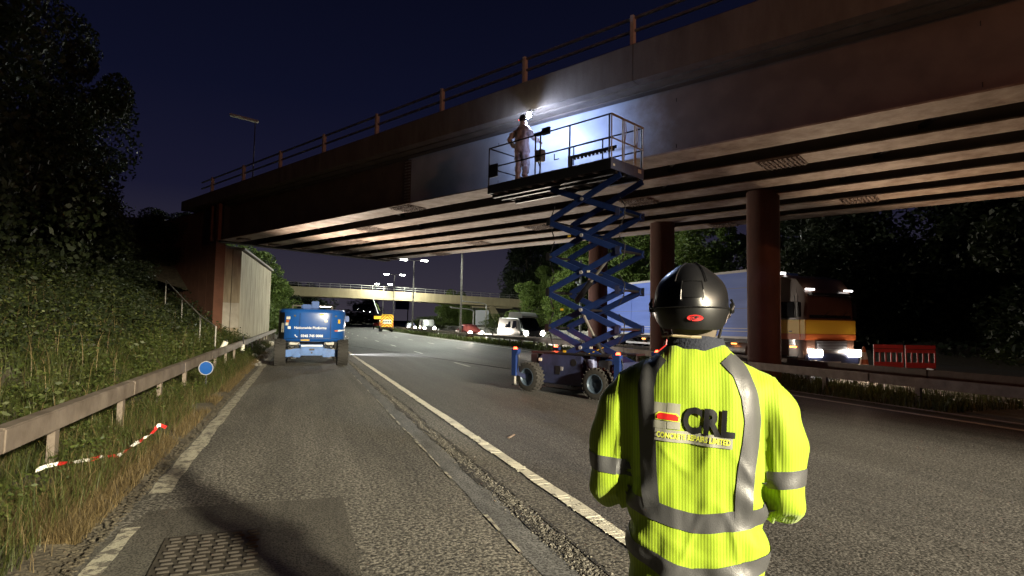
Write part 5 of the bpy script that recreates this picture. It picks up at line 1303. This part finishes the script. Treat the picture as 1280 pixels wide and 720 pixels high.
# white floodlight on the ground ahead of the boom lift, throwing a streak over the lane
fl = root('floodlight','floodlight on a low tripod hidden ahead of the blue boom lift under the bridge','lamp',(.95,29.6,0))
for a in (0,2.1,4.2): MB().cyl((0,0,.75),(math.cos(a)*.4,math.sin(a)*.4,0),.018,n=8).build('leg','blackm',fl)
MB().box((0,0,.95),(.12,.5,.34)).build('lamp_housing','blackm',fl,bevel=.02); MB().box((.065,0,.95),(.012,.44,.28)).build('lamp_glass','lampf',fl)
lamp('SPOT','flood_beam',(.12,0,.95),5200,(.95,.97,1.0),(6,-.6,.1),.12,60,.6,fl)
lamp('SPOT','soffit_fill',(.10,0,1.2),4300,(1,.87,.72),(3.5,-3.0,6.0),.12,150,.9,fl)  # extra upward spot added to brighten the girder soffits, no lens of its own

# ------------------------------------------------------------------ road vehicles
def shell(parent, L_, secs, m, name='body'):
    """secs: (y, zlow, zbelt, ztop, half width low, half width top)"""
    rings = []
    for y,zl,zb_,zt_,hw,ht in secs:
        r = .06
        pts = [(-hw*.92,zl),(-hw,zl+.12),(-hw,zb_),(-ht,zt_-r),(-ht+r*1.5,zt_),(ht-r*1.5,zt_),(ht,zt_-r),(hw,zb_),(hw,zl+.12),(hw*.92,zl)]
        rings.append([(x,y,z) for x,z in pts])
    return MB().loft(rings).build(name,m,parent,smooth=True)
def headlights(v, xs, y, z, r, e, spot_e, col=(1,.88,.72), m='lens', oval=1.0, down=3):
    for x in xs:
        MB().cyl((x,y,z),(x,y-.05,z),r,r*.9,n=16).build('headlight',m,v,smooth=True)
        if spot_e: lamp('SPOT','headlamp_beam',(x,y-.12,z),spot_e,col,(x,y-20,z-down*.1),.1,70,.8,v)
def car(x, y, rz, label, paint, kind='car', hs=900, group='oncoming vehicles on the opposite carriageway', lit=True):
    v = root({'car':'car','van':'van','camper':'camper_van'}[kind],label,{'car':'car','van':'van','camper':'camper van'}[kind],(x,y,0),rz,group)
    if kind == 'car':
        secs = [(-2.15,.30,.55,.62,.78,.70),(-2.05,.22,.70,.80,.86,.76),(-1.15,.20,.88,.98,.90,.78),(-.35,.20,.92,1.42,.91,.62),(.15,.20,.93,1.48,.91,.62),(1.2,.20,.93,1.44,.91,.62),(1.95,.22,.92,1.02,.88,.74),(2.1,.3,.75,.85,.82,.70)]
        ws = (-1.12,-.38,.94,1.39,.74,.60); hl = (.62,.66); wb = (-1.3,1.3); lo=.33; side=[(-.30,1.15,.96,1.36)]
    elif kind == 'van':
        secs = [(-2.6,.32,.75,.95,.88,.80),(-2.5,.25,.95,1.10,.95,.86),(-1.95,.24,1.10,1.25,.98,.86),(-1.25,.24,1.15,1.95,.98,.78),(-.9,.24,1.15,2.05,.98,.80),(2.4,.24,1.15,2.05,.98,.82),(2.5,.35,1.1,1.9,.94,.78)]
        ws = (-1.92,-1.22,1.24,1.92,.86,.76); hl = (.72,.82); wb = (-1.7,1.5); lo=.34; side=[(-1.15,-.1,1.2,1.85)]
    else:
        secs = [(-2.9,.35,.85,1.05,.95,.85),(-2.8,.28,1.0,1.15,1.02,.92),(-2.2,.26,1.15,1.30,1.05,.92),(-1.55,.26,1.2,1.95,1.05,.86),(-1.2,.26,1.2,2.15,1.05,.92),(2.9,.26,1.2,2.20,1.05,.94),(3.0,.4,1.1,2.1,1.0,.9)]
        ws = (-2.17,-1.55,1.30,1.92,.92,.84); hl = (.78,.88); wb = (-2.0,1.9); lo=.36; side=[(-1.4,-.4,1.25,1.9),(-.1,1.2,1.3,1.85)]
    b = shell(v, 0, secs, paint)
    y0,y1,z0,z1,w0,w1 = ws
    MB().add([(-w0,y0-.03,z0),(w0,y0-.03,z0),(w1-.05,y1-.03,z1),(-w1+.05,y1-.03,z1),(-w0,y0+.03,z0-.03),(w0,y0+.03,z0-.03),(w1-.05,y1+.03,z1-.03),(-w1+.05,y1+.03,z1-.03)],[(0,1,2,3),(4,5,6,7),(0,1,5,4),(1,2,6,5),(2,3,7,6),(3,0,4,7)]).build('windscreen','glass',v)
    hwb, hwt = secs[4][4], secs[4][5]; zbelt, ztop = secs[4][2], secs[4][3]
    for s in (-1,1):
        for (a,b2,z_0,z_1) in side:
            def hw(z): return hwb+(hwt-hwb)*(z-zbelt)/(ztop-.06-zbelt)+.012
            MB().add([(s*hw(z_0),a,z_0),(s*hw(z_0),b2,z_0),(s*hw(z_1),b2-.1,z_1),(s*hw(z_1),a+.2,z_1)],[(0,1,2,3)]).build('side_window','glass',v)
        MB().box((s*(hwb+.12),y1-.1,zbelt+.10),(.18,.10,.14)).build('mirror','blackmat',v,bevel=.03)
        for yy in wb:
            w_ = wheel(v,(0,0,0),lo,.22,out=s,rimm='grey',lug=False,n=20); w_.rotation_euler = (0,0,-math.pi/2); w_.location = (s*(hwb-.10),yy,lo)
    fy = secs[0][0]
    MB().box((0,fy-.0,secs[1][1]+.20),(secs[0][4]*1.2,.08,.16)).build('grille','blackmat',v)
    MB().box((0,fy-.045,secs[1][1]+.10),(.52,.02,.11)).build('number_plate','sticker',v)
    if lit: headlights(v,(-hl[0],hl[0]),fy+.02,secs[0][2]+(.02 if kind!='car' else .08),.22,0,hs)
    if kind == 'camper':
        rings = [[(x,yy,z) for x,z in ((-.80,2.16),(-.72,zt_),(.72,zt_),(.80,2.16))] for yy,zt_ in ((-2.0,2.30),(-1.5,2.62),(.4,2.72),(1.0,2.70),(1.2,2.3))]
        MB().loft(rings).build('roof_pod','offwhite',v,smooth=True)
    return v
def kx(X, y): return X
car(18.6,48.5,R(3),'grey camper van with white roof pod and glaring headlights beside the lift','midgrey','camper',hs=5200)
car(16.4,57.5,R(2),'dark red car with one glaring headlight beside the tall lamp pole','maroon','car',hs=3500)
car(17.9,86,R(-4),'white van with lit headlights farther up the opposite carriageway','offwhite','van',hs=3500)
car(19.6,109,R(-6),'dark car with two round headlights left of the white van','navyd','car',hs=3500)
# chevron backed works van with a person beside it
cvn = root('works_van','works van with red and yellow chevron rear stopped on the far lane','van',(13.15,96.0,0),R(-4))
MB().box((0,0,1.25),(2.0,4.6,1.6)).build('body','white',cvn,bevel=.06); 
o = MB().box((0,0,0),(1.98,.04,2.15)).build('chevron_panel','chev',cvn); o.location = (0,-2.35,1.55)
MB().box((0,-2.385,1.62),(1.35,.02,.62)).build('rear_window','sticker',cvn)
for i,x in enumerate((-.5,-.17,.17,.5)): MB().box((x,-2.40,1.62),(.2,.01,.28)).build('window_bar','blackmat',cvn)
MB().box((0,-2.40,.62),(1.9,.10,.26)).build('bumper','blackmat',cvn); MB().box((-.45,-2.46,.84),(.5,.02,.12)).build('number_plate','yellow',cvn)
MB().box((0,-2.3,2.70),(1.7,.3,.14)).build('light_bar','yellow',cvn,bevel=.03)
for s in (-1,1):
    for yy in (-1.6,1.5):
        w_ = wheel(cvn,(0,0,0),.36,.26,out=s,rimm='grey',lug=False,n=18); w_.rotation_euler = (0,0,-math.pi/2); w_.location = (s*.86,yy,.36)
    MB().box((s*.93,-2.39,1.25),(.09,.03,.35)).build('tail_light','redp',cvn)
arb = MB().beam((-1.35,-.9,2.9),(-2.2,-.9,5.2),.45,.12).build('raised_arm','grassg' if False else 'white',cvn)
MB().beam((-1.1,-.9,3.4),(-1.75,-.9,4.6),.10,.16).build('arm_marking','leaf',cvn)
p2 = root('person','person in dark trousers and orange red jacket standing beside the chevron van','person',(11.75,93.0,0),R(-60))
J, E_ = body_joints({'l':(-.30,.0,1.16),'r':(.30,.0,1.16)},{'l':(-.24,.22,1.05),'r':(.24,.2,1.05)}); skinned('body',J,E_,'skin',p2,sub=1); face_bits(p2)
Jc = inflate(J,1.25); up = {k:v for k,v in Jc.items() if v[2] > .93 or k=='pelvis'}; skinned('jacket',up,[(a,b) for a,b in E_ if a in up and b in up],'orange',p2,sub=2)
legs(p2,'trouser'); boots(p2); helm(p2,0,.02,1.69,.95,False,'white')

# ------------------------------------------------------------------ the lorry
tk = root('lorry','articulated lorry with pale blue trailer and yellow banded cab passing behind the columns','lorry',(17.15,16.0,0),0)
# local: x 0..2.5 across, y back from the front of the cab
T0, T1 = 2.6, 16.4
MB().box((1.27,(T0+T1)/2,2.62),(2.46,T1-T0,2.70)).build('trailer_body','curtain',tk,bevel=.03)
nb = 7
for i in range(nb):
    y = T0+.2+(T1-T0-.4)*i/(nb-1); MB().box((.028,y,2.62),(.012,.03,2.52)).build('curtain_strap','curtain',tk)
for z,h,mm in ((4.0,.10,'white'),(1.24,.09,'white'),(1.62,.03,'white'),(1.50,.03,'white'),(3.3,.012,'grey'),(2.45,.012,'grey')):
    MB().box((.012,(T0+T1)/2,z),(.04,T1-T0+.02,h)).build('side_rail',mm,tk)
MB().box((1.27,(T0+T1)/2,1.15),(2.3,T1-T0-.2,.18)).build('trailer_chassis','blackm',tk)
MB().box((.06,(T0+T1)/2-.5,.75),(.04,6.6,.10)).build('side_guard','white',tk); MB().box((.06,(T0+T1)/2-.5,.50),(.04,6.6,.10)).build('side_guard','white',tk)
for y in (12.0,13.3,14.6,5.0):
    for x in (.30,2.24):
        w_ = wheel(tk,(0,0,0),.50,.34,out=(-1 if x<1 else 1),rimm='grey',lug=False,n=22); w_.rotation_euler = (0,0,-math.pi/2); w_.location = (x,y,.50)
MB().box((1.27,3.0,.85),(2.2,3.0,.3)).build('tractor_chassis','blackm',tk)
cab = shell(tk,0,[(.0,.45,1.15,2.75,1.16,1.08),(.12,.32,1.3,3.15,1.22,1.14),(.45,.30,1.3,3.55,1.24,1.16),(1.1,.30,1.3,3.70,1.24,1.16),(2.2,.30,1.3,3.70,1.24,1.16),(2.3,.40,1.3,3.6,1.20,1.12)],'cabp','cab')
cab.location = (1.25,0,0)
for z,h,mm in ((1.72,.52,'yellow'),(1.36,.22,'orange')):
    MB().box((1.25,.12,z),(2.50,.30,h)).build('cab_band',mm,tk,bevel=.02); MB().box((-.005,1.2,z),(.03,2.0,h)).build('cab_band',mm,tk,bevel=.01)
MB().add([(.22,-.02,2.05),(2.28,-.02,2.05),(2.20,.12,2.85),(.30,.12,2.85)],[(0,1,2,3)]).build('windscreen','glass',tk)
MB().box((1.25,-.06,2.93),(2.1,.22,.10)).build('sun_visor','blackmat',tk,bevel=.02)
MB().box((-.02,.85,2.35),(.02,.8,.6)).build('side_window','glass',tk)
MB().box((1.25,-.02,1.05),(1.5,.06,.35)).build('grille','blackmat',tk); MB().box((1.25,-.06,.55),(2.44,.22,.42)).build('bumper','navyd',tk,bevel=.05)
for i in range(6): MB().box((1.25,-.06,.92+i*.055),(1.42,.03,.018)).build('grille_slat','grey',tk)
for y in (.42,1.55): MB().box((-.012,y,1.95),(.012,.018,1.9)).build('door_seam','blackmat',tk)
MB().box((-.02,.62,1.55),(.03,.14,.04)).build('door_handle','blackmat',tk)
MB().cyl((.30,3.0,.72),(.30,4.3,.72),.30,n=20).build('fuel_tank','galv',tk,smooth=True)
MB().box((.02,.75,.62),(.06,.8,.06)).build('cab_step','blackmat',tk); MB().box((1.25,2.25,3.35),(2.3,.06,.9)).build('roof_deflector','cabp',tk,bevel=.02)
for x in (.75,1.65): MB().beam((x,-.07,2.08),(x+.45,-.02,2.30),.02,.02).build('wiper','blackmat',tk)
MB().box((1.25,-.19,.42),(.52,.02,.11)).build('number_plate','sticker',tk)
for x in (.15,2.35): MB().box((x,(T1)-.02,.55),(.5,.02,.7)).build('mud_flap','blackmat',tk)
for x in (.30,2.20):
    MB().box((x,-.20,.78),(.66,.06,.26)).build('headlight','lenst',tk,bevel=.03)
    lamp('SPOT','headlamp_beam',(x,-.3,.78),1100,(1,.72,.48),(x-1.5,-9,4.5),.12,120,.9,tk)
for x in (.30,2.20): MB().box((x,.02,3.10),(.42,.06,.06)).build('roof_light','whitel',tk,bevel=.01)
for x in (.12,.45): MB().box((x,1.0+x,3.78),(.30,.05,.05)).build('roof_light','whitel',tk)
for y in (.5,3.6,7.2,10.4): MB().box((-.03,y,.98),(.03,.30,.05)).build('side_marker','amber',tk)
for s,x in ((-1,-.12),(1,2.62)): MB().box((x,.15,2.35),(.18,.14,.55)).build('mirror','blackmat',tk,bevel=.03)
for x in (.28,2.22):
    w_ = wheel(tk,(0,0,0),.50,.32,out=(-1 if x<1 else 1),rimm='grey',lug=False,n=22); w_.rotation_euler = (0,0,-math.pi/2); w_.location = (x,1.4,.50)

# ------------------------------------------------------------------ road works furniture
def barrier(x, y, label, rz=0):
    b = root('plastic_barrier',label,'road barrier',(x,y,0),rz,'red plastic barriers across the far carriageway')
    for z,h in ((.97,.16),(.22,.22)): MB().box((0,0,z),(1.15,.05,h)).build('barrier_rail','redp',b,bevel=.012)
    MB().box((0,0,.80),(1.15,.045,.14)).build('barrier_board','redp',b,bevel=.01)
    for i in range(6): MB().box((-.55+i*.22,0,.52),(.055,.045,.44)).build('barrier_slat','redp',b,bevel=.008)
    for s in (-.4,.4): MB().box((s,0,.05),(.10,.5,.09)).build('foot','blackmat',b,bevel=.01)
    return b
barrier(23.1,17.3,'red plastic road works barrier nearest the traffic cone',R(-28)); barrier(24.15,16.7,'second red plastic road works barrier from the traffic cone',R(-28))
cn = root('traffic_cone','pale striped traffic cone beside the red plastic barriers','traffic cone',(22.2,17.7,0))
MB().cyl((0,0,.05),(0,0,.95),.20,.04,n=18).build('cone_body','orange',cn,smooth=True); MB().cyl((0,0,.42),(0,0,.72),.145,.085,n=18).build('reflective_sleeve','sticker',cn,smooth=True); MB().box((0,0,.025),(.5,.5,.05)).build('base','blackmat',cn,bevel=.01)
# blue disc fixed to the left barrier
ds = root('marker_disc','round blue disc leaning in the grass below the left crash barrier','disc sign',(-1.93,14.4,.55),R(-12))
MB().cyl((0,0,0),(0,-.012,0),.155,n=32).build('disc','blueax',ds); MB().cyl((0,-.013,0),(0,-.016,0),.135,n=32).build('disc_face','bluep',ds)
rg = MB(); rings=[]
for i in range(33):
    a = 2*math.pi*i/32; rings.append([(math.cos(a)*r_,yy,math.sin(a)*r_) for r_,yy in ((.155,-.012),(.155,-.018),(.138,-.018),(.138,-.012))])
rg.loft(rings,cap=False).build('rim_ring','grey',ds); MB().cyl((0,.03,-.05),(0,.03,-.62),.014,n=8).build('post','blackm',ds)
# reflective cylinder marker lying by the barrier, second pole
rc = root('traffic_cylinder','yellow and white traffic cylinder tilted beside the left crash barrier','traffic cylinder',(-2.62,22.3,.35))
rc.rotation_euler = (0,R(22),0)
MB().cyl((0,0,0),(0,0,.55),.10,.085,n=16).build('cylinder_body','sticker',rc,smooth=True); MB().cyl((0,0,.14),(0,0,.30),.103,.098,n=16).build('band','yellow',rc,smooth=True); MB().cyl((.0,0,.55),(0,0,.62),.06,.03,n=12).build('cap','blackm',rc,smooth=True)
rc2 = root('marker_stake','short dark and white stake standing just beyond the traffic cylinder','marker post',(-2.2,26.2,0))
MB().cyl((0,0,0),(0,0,.95),.035,n=8).build('stake','blackm',rc2); MB().cyl((0,0,.35),(0,0,.60),.075,n=10).build('white_band','sticker',rc2)
# red and white tape on the verge
tp = root('barrier_tape','crumpled red and white barrier tape lying in the grass at the left edge','tape',(0,0,0))
pts = [(-2.25,6.6,.22),(-2.02,7.1,.20),(-1.88,7.35,.14),(-1.78,7.7,.15),(-1.72,8.15,.20),(-1.60,8.3,.30),(-1.52,8.45,.28)]
def bez(p, n=6):
    out = []
    for k in range(len(p)-1):
        a, b = Vector(p[k]), Vector(p[k+1])
        for i in range(n): out.append(a.lerp(b,i/n)+Vector((.012*math.sin(k*6+i),0,.018*math.sin(k*4+i*1.1))))
    return out
pp = bez(pts,5)
for i,(a,b) in enumerate(zip(pp,pp[1:])):
    w = .020; tw = Vector((.5*math.sin(i*.5),.2,math.cos(i*.5))).normalized()*w
    MB().add([a-tw,b-tw,b+tw,a+tw],[(0,1,2,3)]).build('tape_segment','redp' if (i//2)%2 else 'tapew',tp)
# handrail up the slope
hrl = root('handrail','thin galvanised handrail climbing the slope beside the wing wall','handrail')
hp = [(-2.9,23.5,.35),(-3.75,25.8,.75),(-5.0,29.2,1.55),(-6.4,33.0,2.5)]
for x,y,z in hp: MB().cyl((x,y,z-.3),(x,y,z+1.0),.03,n=8).build('post','galv',hrl,smooth=True)
for a,b in zip(hp,hp[1:]):
    MB().cyl((a[0],a[1],a[2]+1.0),(b[0],b[1],b[2]+1.0),.025,n=8).build('rail','galv',hrl,smooth=True)
# litter by the abutment
for i,(x,y,r_,lab) in enumerate(((-1.75,26.5,.13,'white crumpled bag on the verge before the boom lift wheel'),(-1.9,33.5,.18,'white sack against the crash barrier posts'),(-1.65,38.5,.20,'pale sack beside the barrier far along the abutment'),(-1.5,24.0,.05,'small white scrap of litter on the verge edge'))):
    g_ = np.random.default_rng(i); bm = bmesh.new(); bmesh.ops.create_icosphere(bm,subdivisions=2,radius=r_)
    for v in bm.verts: v.co *= 1+.35*noise.noise(v.co*9+Vector((i,0,0))); v.co.z *= .75
    me = bpy.data.meshes.new('litter_bag'); bm.to_mesh(me); bm.free(); me.materials.append(M['sticker']); o = bpy.data.objects.new('litter_bag',me); C.objects.link(o); o.location = (x,y,hill(x,y)+r_*.6); tag(o,lab,'litter bag','litter on the left verge')
n_ = 1800; yv = rng.uniform(22,46,n_); xv = -1.2-1.0*rng.random(n_); sz = rng.uniform(.01,.05,n_)
base = np.array([(-1,-1,0),(1,-1,0),(1,1,0),(-1,1,0),(-.6,-.6,1),(.6,-.5,.9),(.5,.6,1.1),(-.6,.5,.8)],float)
vs = (base[None]*sz[:,None,None]*np.array([1,1,.7])+np.stack([xv,yv,hv(xv,yv)-.005],1)[:,None]).reshape(-1,3)
bf = np.array([(4,5,6,7),(0,1,5,4),(1,2,6,5),(2,3,7,6),(3,0,4,7)]); fs = (bf[None]+8*np.arange(n_)[:,None,None]).reshape(-1,4)
stuff(big('rubble', vs, fs, 'conc'))
# small grit and dead leaves on the near verge edge
n_ = 2600; yv = 3+rng.random(n_)**1.5*14; xv = -1.28-rng.exponential(.12,n_); sz = rng.uniform(.004,.016,n_)
vs = (base[None]*sz[:,None,None]*np.array([1,1,.5])+np.stack([xv,yv,hv(np.minimum(xv,-1.36),yv)+.002],1)[:,None]).reshape(-1,3)
fs = (bf[None]+8*np.arange(n_)[:,None,None]).reshape(-1,4)
stuff(big('verge_debris', vs, fs, 'soil'))
